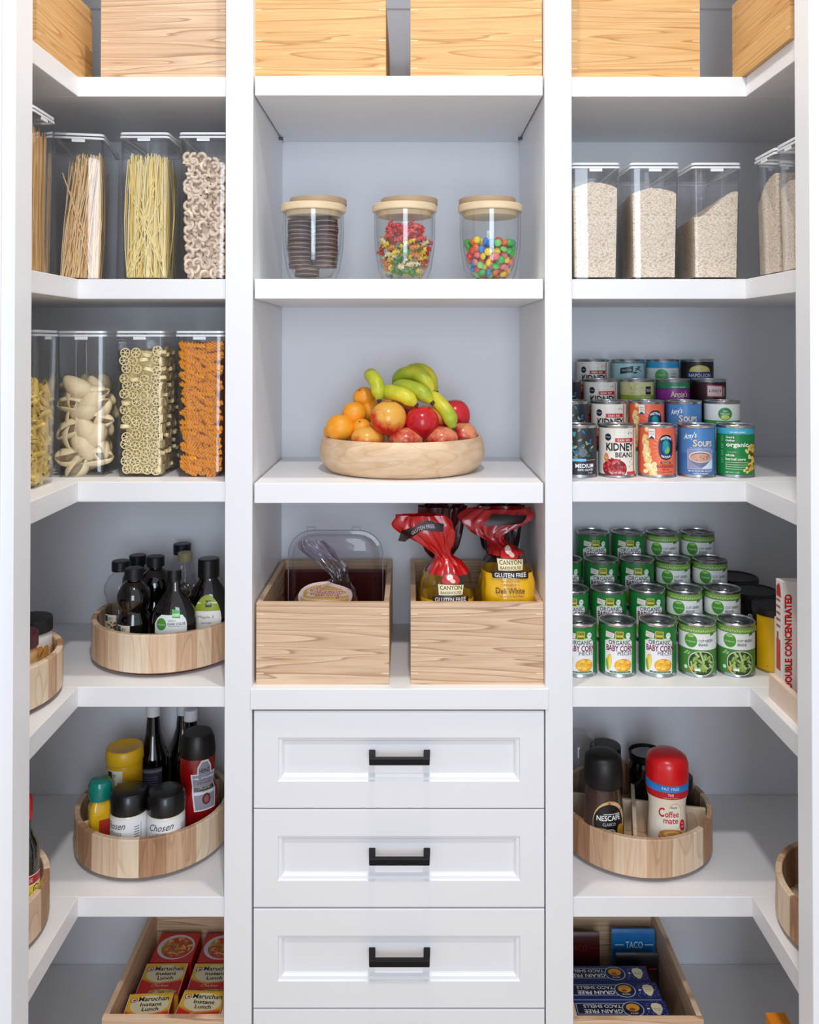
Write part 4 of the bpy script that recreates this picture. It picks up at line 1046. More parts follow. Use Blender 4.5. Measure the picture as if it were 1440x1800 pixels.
for r_ in range(4):
    for c_ in range(5):
        if r_ == 3 and c_ == 0: continue
        kd = 'baby' if c_ < 3 else 'bean'
        pos = {0: 'cut off by the right upright', 1: 'second baby corn from the upright', 2: 'next to the green beans', 3: 'next to the baby corn', 4: 'outermost of its row'}[c_]
        can(kd, (CX(c_-1)+rnd.uniform(-.001, .001), Y_(r_), Z4+.0437*r_), -.12-(c_-1)*.05+rnd.uniform(-.08, .08)+(.12 if c_ == 4 else 0),
            ('can of organic baby corn, %s, %s' if kd == 'baby' else 'green and white can of cut green beans, %s, %s') % (ORD[r_], pos), 'baby corn and green bean cans on a stepped riser')
# three broad canisters with black lids behind the crate
def coffee(loc, rz, label, body, cat='coffee can'):
    t = thing('coffee_can', label, cat, loc, rz, 'broad cans with black lids')
    R_, H_ = .050, .118
    MB().lathe([(0, 0), (R_-.001, 0), (R_, .002), (R_-.001, .004), (R_-.001, H_), (0, H_)], mat('#b8a058', .35, .5), 48).build('can_body', t)
    A = Art(); A.rect(-PI*R_*.999, .005, PI*R_*.999, H_-.001, body, 0); A.rect(-.050, .005, -.028, H_-.001, '#15151a', 1)
    A.text('a', -.034, .085, .013, '#f0f0f0', 3, bold=.03); A.ell(-.0005, .014, .001, .001, '#5a3a10', 2)
    A.build('label', t, wrap(R_-.0009))
    MB().lathe([(R_-.0005, H_-.002), (R_+.0018, H_-.002), (R_+.0022, H_), (R_+.0022, H_+.012), (R_, H_+.0145), (R_-.003, H_+.0145), (R_-.0045, H_+.0125), (0, H_+.0125)], mat('#1a1416', .4), 48).build('lid', t)
coffee((.7765, .105, Z4), -.80, 'yellow can with a black plastic lid behind the tomato paste crate', '#f2bd0c')
coffee((.768, .212, Z4), .2, 'black-lidded dark can behind the yellow one', '#2a2226')
coffee((.770, .322, Z4), .2, 'rearmost black-lidded dark can by the back wall', '#2a2226')
# ================================================================== bottles and jars
def prof_fn(pr):
    def f(v):
        if v <= pr[0][1]: return pr[0][0]
        for (r0, z0), (r1, z1) in zip(pr, pr[1:]):
            if v <= z1: return r0+(r1-r0)*(v-z0)/(z1-z0) if z1 > z0 else r1
        return pr[-1][0]
    return f
def bottle(name, label, cat, loc, prof, bm_, cap=None, capm=BLACK, art=None, sy=1.0, rz=0, group=None, seg=40, rot=None, extra=None, capname='cap', a0=0.0, step=.004):
    """prof: outline (radius, height) from the foot up; cap: outline of the cap"""
    t = thing(name, label, cat, loc, rz, group, rot)
    MB().lathe([(0, 0)]+prof+([(0, prof[-1][1])]), bm_, seg, sy=sy).build('body', t, smooth=40)
    if cap: MB().lathe(cap, capm, 32, sy=1.0 if not isinstance(cap, tuple) else 1).build(capname, t, smooth=40)
    if art:
        f = prof_fn(prof); R_ = max(p[0] for p in prof)
        art.build('label', t, lambda u, v, o: ((f(v)+.0004+o)*math.sin(u/R_+a0), -(f(v)+.0004+o)*math.cos(u/R_+a0)*sy, v), step=step, vstep=.008)
    if extra: extra(t)
    return t
def cap(r, z, h, lip=0.0): return [(0, z), (r, z), (r, z+h-.002), (r-.0015, z+h-.0003), (r-.004, z+h), (0, z+h-.0005)]
GS = 'bottles on the syrup turntable'
def P(px, Y, zt): return (PX(px, Y, zt), Y, zt)
def HT(py, Y, zt): return PZ(py, Y)-zt
z = ZT4
CLR = clear('bottle_plastic', (.93, .93, .94), 1.42, 1.2)
def juice(label, px, Y, py, body, mm_cap, lab, clearb=False, sc_=1.0):
    H_ = HT(py, Y, z); c = H_-.020
    R_ = .0355*sc_
    pr = [(R_-.003, 0), (R_, .004), (R_, H_*.38), (R_*.94, H_*.45), (R_*.80, H_*.50), (R_*.86, H_*.56), (R_*1.0, H_*.64), (R_*.97, H_*.72), (R_*.72, H_*.81), (.0155, H_*.86), (.0155, c)]
    A = None
    if lab:
        A = Art(); A.rect(-.021, .022, .012, H_*.40, '#e9e2d0', 0); A.rect(-.019, H_*.40-.014, -.009, H_*.40-.002, '#2c5c6a', 2); A.text('BY', -.001, H_*.40-.008, .006, '#3a3a3a', 3)
        A.blobs(14, -.012, .035, .010, H_*.36, .002, .004, ['#a8853a', '#6a7a3a', '#c9b070', '#7c4a2a'], 2, 3); A.rect(-.018, .028, -.004, .031, '#2a2a2a', 2)
    return bottle('syrup_bottle', label, 'bottle', P(px, Y, z), pr, CLR if clearb else DARKG, cap(.0195, c-.002, .022), mm_cap, A, group=GS, a0=-.25)
juice('clear plastic bottle with a black cap at the left edge of the syrup turntable', 212, .205, 985, 0, mat('#15151f', .4), True, True)
juice('round-shouldered dark bottle with a tan label, front left of the syrup turntable', 235, .130, 998, 0, mat('#101018', .45), True)
juice('dark bottle with a wide black cap behind the front left one', 242, .285, 975, 0, mat('#15151f', .4), False)
juice('dark bottle with a ridged black cap in the middle of the syrup turntable', 273, .205, 977, 0, mat('#101018', .45), False)
H_ = HT(955, .325, z)
bottle('syrup_bottle', 'tallest clear bottle with a black cap at the back of the syrup turntable', 'bottle', P(320, .325, z), [(.030, 0), (.033, .004), (.033, H_*.5), (.031, H_*.65), (.024, H_*.8), (.017, H_*.87), (.017, H_-.02)], CLR, cap(.0205, H_-.024, .024), mat('#15152a', .4), group=GS)
H_ = HT(971, .262, z)
def hnd(t, x=.024, z_=.15, r_=.010, m=GLASS):
    MB().tube([(x+r_*math.cos(a), 0, z_+r_*1.25*math.sin(a)) for a in [math.radians(-150+300*i/14) for i in range(15)]], .0034, m, 8).build('loop_handle', t)
A = Art(); A.rect(-.010, .045, .020, .075, '#3a9c5c', 1); A.rect(-.008, .06, .018, .07, '#d8e8dc', 2); A.ell(.01, .098, .010, .009, '#c0202c', 2)
bottle('syrup_bottle', 'clear bottle with a tan cap and loop handle at the back of the syrup turntable', 'bottle', P(325, .262, z), [(.030, 0), (.033, .004), (.034, H_*.35), (.030, H_*.55), (.020, H_*.72), (.0135, H_*.82), (.013, H_-.016)], CLR, cap(.0165, H_-.019, .020), mat('#a39a72', .5), A, group=GS, a0=.55, extra=lambda t: hnd(t, .026, H_*.66, .011, CLR))
H_ = HT(1000, .120, z)
A = Art(); A.poly([(-.038, .062), (.036, .062), (.036, .082), (.034, .092), (.027, .101), (-.022, .101), (-.031, .094), (-.038, .082)], '#eef0ee', 0)
A.ell(-.0205, .082, .0120, .0125, '#4f9a3a', 2, n=26); A.text('organic', -.0205, .081, .0042, '#e0f0d8', 3, w=.019)
A.text('GRADE A', .0035, .0895, .0032, '#4a4a50', 3, w=.016); A.text('DARK COLOR', .0135, .0830, .0052, '#26262c', 3, w=.038, bold=.015); A.rect(-.004, .0775, .033, .0782, '#8a8a90', 3)
A.poly([(.0025, .113), (.022, .109), (.021, .094), (.0035, .096)], '#4fae4c', 4); A.rect(.004, .098, .020, .104, '#bfe0b8', 5)
syr = [(.040, 0), (.047, .005), (.0485, .04), (.048, .085), (.043, .108), (.031, .128), (.017, .142), (.0130, .150), (.0125, H_-.018)]
bottle('syrup_bottle', 'dark maple syrup jug with a white label at the front of the syrup turntable', 'bottle', P(306, .112, z), syr, DARKG, cap(.0150, H_-.020, .021), BLACK, A, sy=.62, group=GS, extra=lambda t: hnd(t, .0235, .145, .0105, DARKG))
H_ = HT(978, .175, z)
A = Art(); A.ell(.004, .080, .032, .048, '#f0ece6', 0, n=30); A.poly([(.004+.032*math.cos(a), .080+.048*math.sin(a)) for a in [math.radians(18+144*i/16) for i in range(17)]], '#93a52a', 1.5)
A.rect(.000, .103, .014, .117, '#2a2a22', 2.5); A.text('365', .007, .110, .005, '#d8d8a8', 3); A.text('Maple S', .002, .082, .007, '#5a4a40', 3, w=.034); A.text('100% PURE', .002, .070, .0035, '#5a4a40', 3)
big = [(.040, 0), (.048, .005), (.050, .04), (.050, .08), (.045, .112), (.034, .136), (.022, .152), (.018, .160), (.018, H_-.03)]
bottle('syrup_bottle', 'big dark maple syrup jug with a green and white label by the left upright', 'bottle', (-.437, .162, z), big, DARKG, cap(.0230, H_-.040, .040), BLACK, A, sy=.66, group=GS)

# nut butter jars
def nut_jar(label, X_, Y, py, capm, bodym, seed):
    H_ = HT(py, Y, z); R_ = .0405
    pr = [(R_-.004, 0), (R_, .005), (R_, H_-.038), (R_-.003, H_-.028), (R_-.005, H_-.020)]
    A = Art(); A.rect(-PI*R_*.99, .02, PI*R_*.99, H_-.052, '#efe2c4', 0); A.blobs(30, -.10, .03, .12, H_-.056, .009, .010, ['#e3a866', '#d99a4c'], 1, seed); A.blobs(14, -.1, .03, .12, H_-.056, .0015, .008, ['#a86a3a', '#6f8a4a'], 2, seed)
    bottle('nut_butter_jar', label, 'jar', (X_, Y, z), pr, bodym, cap(R_+.001, H_-.026, .026), capm, A, group='nut butter jars on the left jamb turntable', capname='lid')
nut_jar('nut butter jar with a dark red lid at the left jamb', -.7455, -.083, 1112, mat('#4a1420', .35), mat('#d9a56c', .3), 3)
nut_jar('jar with a black lid behind the dark red lidded one', -.7610, .020, 1085, mat('#15151c', .4), mat('#e8e4e0', .3), 5)

# sauces
z = ZT5; GA = 'condiments on the ketchup turntable'
H_ = HT(1370, .125, z)
t = thing('spice_bottle', 'small yellow bottle with a teal cap at the left edge of the condiment turntable', 'bottle', P(176, .130, z), .5, GA)
mb = MB(); ym = mat('#e2b41a', .2, coat=.5); lv = []
for w_, zz in ((.044, 0), (.048, .004), (.048, H_*.55), (.045, H_*.64), (.034, H_*.72), (.030, H_*.78)): lv.append(rrect(w_, w_, w_*.22, zz))
n = len(lv[0]); mb.add([p for l in lv for p in l], [(k*n+i, k*n+(i+1) % n, (k+1)*n+(i+1) % n, (k+1)*n+i) for k in range(len(lv)-1) for i in range(n)]+[tuple(range(n-1, -1, -1)), tuple((len(lv)-1)*n+i for i in range(n))], ym)
mb.build('body', t); MB().lathe([(0, H_*.74), (.0235, H_*.74), (.0245, H_*.77), (.0245, H_*.93), (.021, H_*.98), (.012, H_), (0, H_)], mat('#0f7f74', .25, coat=.4), 32).build('cap', t)
Art().rect(-.006, .03, .022, H_*.5, '#c03a2a', 1).build('label', t, flat_front(-.0243), step=0)
H_ = HT(1311, .205, z); R_ = .0415
A = Art(); A.rect(-.046, H_*.36, .012, H_*.80, '#ece6d2', 0); A.rect(-.024, H_*.80-.020, -.012, H_*.80-.003, '#23302a', 2); A.text('BY', -.004, H_*.80-.010, .006, '#404040', 3)
A.blobs(12, -.008, H_*.42, .014, H_*.66, .002, .005, ['#d8722c', '#c23a2a', '#6c8a3a'], 2, 6); A.text('Yellow', -.016, H_*.60, .006, '#2a2a22', 3, w=.024, bold=.01); A.text('Mustard', -.014, H_*.54, .008, '#2a2a22', 3, w=.030, bold=.01); A.blobs(8, -.038, H_*.42, -.026, H_*.7, .0015, .003, ['#3a4a2a', '#5a3a2a'], 2, 2)
bottle('mustard_bottle', 'yellow mustard bottle with a broad yellow cap and a cream label', 'bottle', P(219, .205, z), [(R_*.8, 0), (R_*.88, .004), (R_*.92, H_*.5), (R_*.93, H_*.82), (R_*.90, H_*.85)], mat('#e0a81c', .3, coat=.3), [(0, H_*.835), (R_*.93, H_*.835), (R_*.99, H_*.86), (R_*.96, H_*.985), (R_*.90, H_), (R_*.72, H_), (R_*.68, H_*.994), (0, H_*.992)], mat('#eeb81e', .35), A, group=GA, a0=-.12)
def soy(label, px, Y, py, lab):
    H_ = HT(py, Y, z); R_ = .0345
    pr = [(R_-.004, 0), (R_, .005), (R_, H_*.50), (R_*.95, H_*.56), (R_*.72, H_*.64), (.0165, H_*.76), (.0135, H_*.92), (.013, H_-.016)]
    A = None
    if lab:
        A = Art(); A.rect(-.040, H_*.25, .030, H_*.49, '#4a4858', 0); A.rect(-.040, H_*.45, .030, H_*.475, '#8a8894', 1)
        for i in range(7): A.rect(-.02, H_*.28+i*.0055, .02, H_*.28+.0016+i*.0055, '#8886a0', 1)
    bottle('soy_sauce_bottle', label, 'bottle', P(px, Y, z), pr, DARKG, cap(.0155, H_-.024, .024), mat('#e6e6ea', .4), A, group='tall dark bottles with white caps')
soy('tall dark sauce bottle with a white cap behind the mustard', 269, .262, 1238, True)
soy('tall dark sauce bottle with a white cap, rearmost of the three', 322, .325, 1236, False)
soy('tall dark sauce bottle with a white cap beside the ketchup', 335, .250, 1246, False)
H_ = HT(1290, .170, z)
A = Art(); KZ = .052
A.poly([(-.024, .020+KZ), (.026, .020+KZ), (.034, .098+KZ), (.020, .098+KZ), (.019, .112+KZ), (.010, .126+KZ), (-.008, .126+KZ), (-.017, .112+KZ), (-.018, .098+KZ), (-.034, .098+KZ)], '#e9e6ec', 0)
A.poly([(-.021, .023+KZ), (.023, .023+KZ), (.030, .095+KZ), (.017, .095+KZ), (.016, .110+KZ), (.008, .122+KZ), (-.006, .122+KZ), (-.014, .110+KZ), (-.015, .095+KZ), (-.030, .095+KZ)], '#9a96a4', 1)
A.text('HEINZ', .001, .104+KZ, .009, '#3a0e14', 3, w=.027, bold=.015); A.text('TOMATO', .0, .086+KZ, .0065, '#4a2028', 3, w=.030); A.text('KETCHUP', .0, .0765+KZ, .0065, '#4a2028', 3, w=.034)
A.poly([(-.025, .062+KZ), (.027, .062+KZ), (.028, .072+KZ), (-.026, .072+KZ)], '#3a3a2a', 2); A.text('ORGANIC', .001, .067+KZ, .0055, '#d8d4c0', 3, w=.034); A.ell(.003, .044+KZ, .010, .012, '#5a3038', 2); A.ell(.003, .044+KZ, .006, .008, '#a05a58', 3)
KR = mat('#a00d10', .2, coat=.6, trans=.15)
bottle('ketchup_bottle', 'red ketchup squeeze bottle with a black cap and a shield-shaped label', 'bottle', (-.4650, .182, z), [(.036, 0), (.042, .006), (.0435, .07), (.042, .11), (.036, .125), (.038, .14), (.038, H_*.78), (.034, H_*.82)], KR, [(0, H_*.80), (.0385, H_*.80), (.039, H_*.84), (.036, H_*.95), (.030, H_), (0, H_)], mat('#16110f', .4), A, sy=.78, rz=.35, group=GA, a0=.30)
def mayo(label, px, Y, py, a0, tilt=0):
    H_ = HT(py, Y, z); R_ = .0385
    pr = [(R_-.004, 0), (R_, .005), (R_, H_*.68), (R_-.001, H_*.71), (R_-.005, H_*.75)]
    A = Art(); A.rect(-PI*R_*.99, .012, PI*R_*.99, H_*.67, '#f4f4f6', 0)
    A.text('Chosen', 0, H_*.67-.0125, .014, '#1a1a1e', 3, w=.052, shear=.45, bold=.0, rot=4); A.text('FOODS', .004, H_*.67-.028, .006, '#1a1a1e', 3)
    for i in range(7): A.rect(.043, H_*.60-.006-i*.005, .054, H_*.60-.0048-i*.005, '#3a3a3a', 3, 0)
    A.rect(.0575, .014, .0583, H_*.60, '#1a1a1e', 3)
    bottle('mayonnaise_jar', label, 'jar', P(px, Y, z), pr, mat('#eeeadb', .25, coat=.5), [(0, H_*.715), (R_+.0005, H_*.715), (R_+.001, H_*.74), (R_+.0002, H_*.95), (R_-.004, H_*.99), (R_-.010, H_), (0, H_)], mat('#08080a', .35, coat=.3), A, group='mayonnaise jars with black lids', a0=a0, capname='lid')
mayo('left of the two black-lidded mayonnaise jars, next to the small yellow bottle', 227, .106, 1385, -.55)
mayo('right of the two black-lidded mayonnaise jars, showing its whole script name', 292, .104, 1387, .0)
# red-capped soy bottle at the left jamb
H_ = HT(1403, -.115, z)
A = Art(); A.rect(-.08, .020, .08, .088, '#ecd83c', 0); A.rect(-.08, .088, .08, .104, '#b82028', 1); A.rect(-.08, .1035, .08, .1055, '#f0e8d8', 2); A.rect(-.08, .086, .08, .0885, '#f0e8d8', 2)
A.text('ALL PURPOSE', -.006, .096, .007, '#f6f0e6', 3, w=.046); A.text('SOY SAUCE', .066, .096, .007, '#f6f0e6', 3, w=.036); A.text('KIKKOMAN', .010, .058, .011, '#1a1a1a', 3, w=.052, bold=.015)
A.poly([(.018, .082), (.024, .086), (.030, .082), (.030, .073), (.024, .069), (.018, .073)], '#1a1a1a', 2); A.poly([(.0195, .081), (.024, .084), (.0285, .081), (.0285, .074), (.024, .071), (.0195, .074)], '#f0dc60', 3); A.text('K', .024, .0775, .006, '#1a1a1a', 4)
bottle('soy_sauce_bottle', 'dark soy sauce bottle with a bright red cap at the left jamb', 'bottle', (-.7145, -.108, z), [(.024, 0), (.0265, .004), (.0265, .112), (.026, .130), (.024, .150), (.0150, .168), (.0125, .185), (.0125, H_-.035)], DARKG, [(0, H_-.040), (.0140, H_-.040), (.0140, H_-.006), (.0125, H_), (0, H_)], mat('#e0181a', .3, coat=.3), A, a0=.35)
# amber jar in the turntable at the right jamb
A = Art(); A.rect(-.10, .014, .10, .07, '#a8862a', 0); A.rect(-.10, .04, .10, .055, '#6a2a1c', 1)
bottle('honey_jar', 'amber jar inside the turntable at the right jamb', 'jar', (.772, -.115, z), [(.036, 0), (.040, .005), (.040, .085), (.034, .092)], mat('#8a5a1c', .2, coat=.5), cap(.036, .088, .016), mat('#4a2a14', .4), A, capname='lid')
# coffee and creamer
GCc = 'coffee jars on the divided turntable'
H_ = HT(1321, .118, z)
A = Art(); A.ell(.003, .087, .0385, .040, '#d9b98a', 0, n=40); A.blobs(50, -.036, .051, .044, .127, .004, .003, ['#c08a4c', '#e8c890', '#a8642c', '#d9a45a'], .3, 7, lambda x, y: .55 < ((x-.003)/.0365)**2+((y-.087)/.038)**2 < 1)
A.ell(.000, .085, .0345, .036, '#101012', 1.5, n=40); A.text('NESCAFE', .000, .094, .0105, '#ffffff', 3, w=.054, bold=.012); A.rect(-.012, .1010, .026, .1022, '#ffffff', 3); A.rect(.021, .1032, .024, .1045, '#d8302c', 3)
A.text('CLASICO', .000, .0815, .0060, '#e0e0e4', 3, w=.028); A.ell(.002, .065, .0120, .0065, '#e8e8ea', 2, n=20); A.ell(.002, .0655, .0098, .0045, '#3a1c10', 2.6, n=20); A.ell(.003, .059, .007, .004, '#c8302a', 3); A.ell(.029, .061, .010, .018, '#e09a2c', 1.6, 10)
bottle('coffee_jar', 'instant coffee jar with a black cap, left on the divided turntable', 'jar', P(1061, .118, z), [(.038, 0), (.042, .005), (.0435, .03), (.0430, .085), (.0385, .135), (.0345, .155)], mat('#3b241d', .12, coat=.9, vary=.3, scale=120), [(0, .150), (.037, .150), (.0405, .156), (.0405, .180), (.038, H_-.010), (.030, H_-.002), (.015, H_), (0, H_)], mat('#0a0a0c', .45), A, sy=.82, rz=.10, group=GCc, a0=.02)
H_ = HT(1320, .112, z)
A = Art(); W_ = PI*.0435*.98
A.rect(-W_, .151, W_, .1665, '#2a7fd0', 1); A.rect(-W_, .136, W_, .151, '#c01822', 1); A.text('FAT FREE', 0, .1585, .0062, '#c8ecf8', 3, w=.036, bold=.01); A.text('THE', .0, .1455, .0055, '#f0d8d8', 3, w=.012, bold=.01); A.text('Coffee Lover\'s Creamer', 0, .1395, .0022, '#f0d8d8', 3, w=.030)
A.ell(.012, .108, .017, .020, '#e8cda2', .4, n=26); A.ell(.011, .106, .015, .018, '#f3ead8', .8, n=26); A.ell(-.006, .082, .028, .012, '#f3ead8', 1)
A.text('Nestle', .008, .1185, .0055, '#5a6470', 3, w=.016, bold=.015); A.text('C', -.0205, .1070, .0195, '#b81a26', 3, w=.014, bold=.02, shear=.1); A.text('offee', .004, .1040, .0130, '#b81a26', 3, w=.033, bold=.015); A.text('mate', .001, .0900, .0100, '#b81a26', 3, w=.034, bold=.018)
A.ell(.0305, .080, .0085, .0115, '#c8202c', 2); A.text('0 g', .0305, .084, .004, '#ffffff', 3); A.text('sugar', .0305, .077, .003, '#ffffff', 3)
A.poly([(-.028, .064), (.030, .064), (.022, .024), (-.020, .024)], '#c9281e', 1.2); A.ell(.002, .064, .0300, .0115, '#f0dcc0', 1.6, n=30); A.ell(.002, .0635, .0275, .0100, '#c98a3c', 2, n=30); A.ell(.003, .064, .0190, .0062, '#e8bc78', 2.4, n=26); A.ell(.004, .0637, .0120, .0036, '#cf9448', 2.8, n=20)
bottle('creamer_bottle', 'cream-coloured powdered creamer bottle with a bright red cap', 'bottle', P(1173, .112, z), [(.036, 0), (.0395, .005), (.0405, .03), (.0395, .070), (.0375, .105), (.0390, .125), (.0425, .138), (.0435, .150), (.0435, .168)], mat('#f1e4d0', .35, coat=.2), [(0, .1675), (.0435, .1675), (.0440, .171), (.0435, H_-.020), (.040, H_-.009), (.028, H_-.001), (.012, H_), (0, H_)], mat('#d40f18', .3, coat=.3), A, sy=.85, rz=-.08, group=GCc)
H_ = HT(1327, .285, z)
bottle('coffee_jar', 'black-capped jar half hidden behind the creamer', 'jar', (.5500, .290, z), [(.038, 0), (.042, .005), (.0425, .10), (.036, .12), (.034, .132)], mat('#120c0b', .15, coat=.8), [(0, .128), (.038, .128), (.040, .135), (.039, H_-.010), (.028, H_), (0, H_)], mat('#0a0a0c', .45), sy=.8, group=GCc)
bottle('coffee_jar', 'dark jar with a black cap beside the divider, behind the instant coffee', 'jar', (.4480, .262, z), [(.034, 0), (.038, .005), (.038, .10), (.034, .12), (.032, .127)], mat('#15100e', .15, coat=.8), cap(.035, .124, .040), mat('#0a0a0c', .45), group=GCc)
bottle('coffee_jar', 'low black jar at the right back of the divided turntable', 'jar', (.6060, .235, z), [(.030, 0), (.034, .005), (.034, .085), (.030, .092)], mat('#1a0f10', .2, coat=.6), cap(.032, .090, .018), mat('#120a0c', .45), group=GCc)
bottle('coffee_jar', 'clear rounded jar against the right upright behind the instant coffee', 'jar', (.3795, .235, z), [(.034, 0), (.038, .005), (.041, .10), (.042, .15), (.036, .19), (.02, .205)], CLR, None, group=GCc)

# ================================================================== bagged bread
def loft(path, radii, nseg, wr, seed, twist=0.0):
    """soft bag: crumpled cross-sections (rx, ry) along a path"""
    vs = []; n = len(path); r_ = random.Random(seed); ph = [r_.uniform(0, 6) for _ in range(5)]
    for i, (p, (rx, ry)) in enumerate(zip(path, radii)):
        for k in range(nseg):
            a = 2*PI*k/nseg
            q = 1+wr[i]*(.5*math.sin(9*a+ph[0]+i*.25)+.35*math.sin(15*a+ph[1]-i*.3)+.3*math.sin(4*a+ph[2]))
            q += .05*mnoise.noise(Vector((math.cos(a)*2+seed, math.sin(a)*2, i*.35)))
            ca, sa = math.cos(a), math.sin(a); e = .8
            vs.append((p[0]+rx*q*math.copysign(abs(ca)**e, ca), p[1]+ry*q*math.copysign(abs(sa)**e, sa), p[2]))
    return vs
def interp(keys, n):
    out = []
    for i in range(n+1):
        u = i/n*(len(keys)-1); k = min(int(u), len(keys)-2); f = u-k
        g = lambda j: keys[max(0, min(len(keys)-1, j))]
        out.append([.5*((2*g(k)[c])+(g(k+1)[c]-g(k-1)[c])*f+(2*g(k-1)[c]-5*g(k)[c]+4*g(k+1)[c]-g(k+2)[c])*f*f+(3*g(k)[c]-g(k-1)[c]-3*g(k+1)[c]+g(k+2)[c])*f**3) for c in range(len(keys[0]))])
    return out
def bag(name, label, cat, loc, keys, bands, seed, group, n=44, seg=72, rz=0, opening=True):
    """keys: (x, y, z, rx, ry, wrinkle) along the bag; bands: (upto index fraction, material, part name)"""
    K = interp(keys, n); t = thing(name, label, cat, loc, rz, group)
    vs = loft([k[:3] for k in K], [(max(.002, k[3]), max(.002, k[4])) for k in K], seg, [k[5] for k in K], seed)
    lo = 0
    for hi, m, pn in bands:
        i0, i1 = int(lo*n), int(hi*n); mb = MB()
        fs = [(i*seg+k, i*seg+(k+1) % seg, (i+1)*seg+(k+1) % seg, (i+1)*seg+k) for i in range(i0, i1) for k in range(seg)]
        sub = vs[i0*seg:(i1+1)*seg]; fs = [tuple(q-i0*seg for q in f) for f in fs]
        if lo == 0: fs.append(tuple(range(seg-1, -1, -1)))
        mb.add(sub, fs, m); mb.build(pn, t, smooth=60); lo = hi
    def front(u, v, o, push=.0045):
        for i in range(n):
            z0, z1 = K[i][2], K[i+1][2]
            if z0 <= v <= z1:
                f = (v-z0)/(z1-z0+1e-9); k = [K[i][c]+(K[i+1][c]-K[i][c])*f for c in range(6)]
                x = max(-.97, min(.97, (u-k[0])/(k[3]*1.0)))
                return (u, k[1]-k[4]*(1-abs(x)**2.4)**(1/2.4)-push-o, v)
        return (u, K[0][1]-K[0][4]-o, v)
    return t, front
BY_ = mat('#f2b90e', .25, coat=.5); BRED = mat('#c4080f', .28, coat=.5, vary=.25, scale=30); BDARK = mat('#4a0a12', .3, coat=.5, vary=.4, scale=50)
bz = Z4+.0085
def logo(A, cx, cy, s, full=True):
    A.ell(cx, cy+.019*s, .0215*s, .0145*s, '#2a0e0c', 1, n=26); A.ell(cx, cy+.020*s, .0195*s, .0125*s, '#c8181c', 1.6, n=26); A.ell(cx-.002*s, cy+.026*s, .007*s, .006*s, '#f4ece0', 2); A.ell(cx+.004*s, cy+.019*s, .006*s, .004*s, '#f0d0b8', 2.2, -20)
    for i in range(4): A.rect(cx-.007*s+i*.0035*s, cy+.026*s, cx-.006*s+i*.0035*s, cy+.032*s, '#2a0e0c', 2.5)
    A.poly([(cx-.029*s, cy+.014*s), (cx+.029*s, cy+.012*s), (cx+.026*s, cy-.010*s), (cx-.027*s, cy-.010*s)], '#4a1a10', 2.6); A.poly([(cx-.0275*s, cy+.0125*s), (cx+.0275*s, cy+.0105*s), (cx+.0248*s, cy-.0088*s), (cx-.0256*s, cy-.0088*s)], '#efe2b0', 3)
    A.text('CANYON', cx, cy+.006*s, .0085*s, '#3a140c', 4, w=.047*s, bold=.012); A.text('BAKEHOUSE', cx, cy-.004*s, .0058*s, '#3a140c', 4, w=.044*s, bold=.01)
    A.poly([(cx-.040*s, cy-.012*s), (cx, cy-.010*s), (cx+.038*s, cy-.014*s), (cx+.037*s, cy-.026*s), (cx, cy-.0225*s), (cx-.038*s, cy-.024*s)], '#2a0e10', 3); A.text('GLUTEN FREE', cx-.001*s, cy-.0178*s, .0085*s, '#f6f2ea', 4, w=.066*s, bold=.015)
    if full:
        A.text('100% WHOLE GRAIN', cx-.002*s, cy-.030*s, .0030*s, '#5a1a10', 4, w=.040*s); A.text('- BAGELS -', cx-.003*s, cy-.0365*s, .0048*s, '#a01c18', 4, w=.036*s); A.text('Deli White', cx-.002*s, cy-.0480*s, .0115*s, '#5a1018', 4, w=.060*s, bold=.01); A.text('MADE IN A NUT FREE', cx, cy-.0595*s, .0034*s, '#a01c18', 4, w=.050*s)
# left bag
lx = PX(786, .09, bz)
q = lambda px, py, Y: (PX(px, Y, PZ(py, Y))-lx, Y-.095, PZ(py, Y)-bz)
keys = [(0, 0, .002, .052, .040, .01), (0, 0, .05, .056, .052, .01), q(786, 1062, .095)+(.056, .054, .01), q(786, 1035, .098)+(.054, .052, .02), q(788, 1005, .10)+(.044, .044, .06), q(786, 985, .10)+(.026, .026, .16), q(778, 972, .10)+(.016, .016, .22), q(762, 950, .098)+(.036, .020, .22), q(745, 925, .096)+(.056, .022, .20), q(740, 905, .096)+(.045, .016, .24)]
t, fr_ = bag('bagel_bag', 'left yellow and clear bagel bag with a bright red flared top', 'bag', (lx, .095, bz), keys, [(.31, BY_, 'printed_wrap'), (.46, FILM, 'clear_window'), (1, BRED, 'flared_top')], 3, 'bagel bags in the knotty crate')
MB().lathe([(.045*math.sin(PI*i/10) if 0 < i < 10 else 0, .075-.07*math.cos(PI*i/10)) for i in range(11)], mat('#8c6a3a', .7, vary=.3), 24, sy=.8).build('bagels', t)
A = Art(); logo(A, .006, q(0, 1037, .05)[2], .96, False); A.build('label', t, fr_, step=.004, unit=.00025, vstep=.006)
A = Art(); A.poly([(q(700, 936, .1)[0], q(0, 948, .1)[2]), (q(706, 934, .1)[0], q(0, 930, .1)[2]), (q(752, 900, .1)[0], q(0, 910, .1)[2]), (q(780, 910, .1)[0], q(0, 918, .1)[2]), (q(778, 928, .1)[0], q(0, 930, .1)[2]), (q(742, 922, .1)[0], q(0, 926, .1)[2]), (q(712, 950, .1)[0], q(0, 950, .1)[2])], '#2a1014', 1)
A.text('GLUTEN FREE', q(742, 920, .1)[0], q(0, 922, .1)[2], .0075, '#d8d0d4', 3, w=.050, rot=18, arc=9)
A.build('print', t, fr_, step=.004, unit=.00025, vstep=.006)
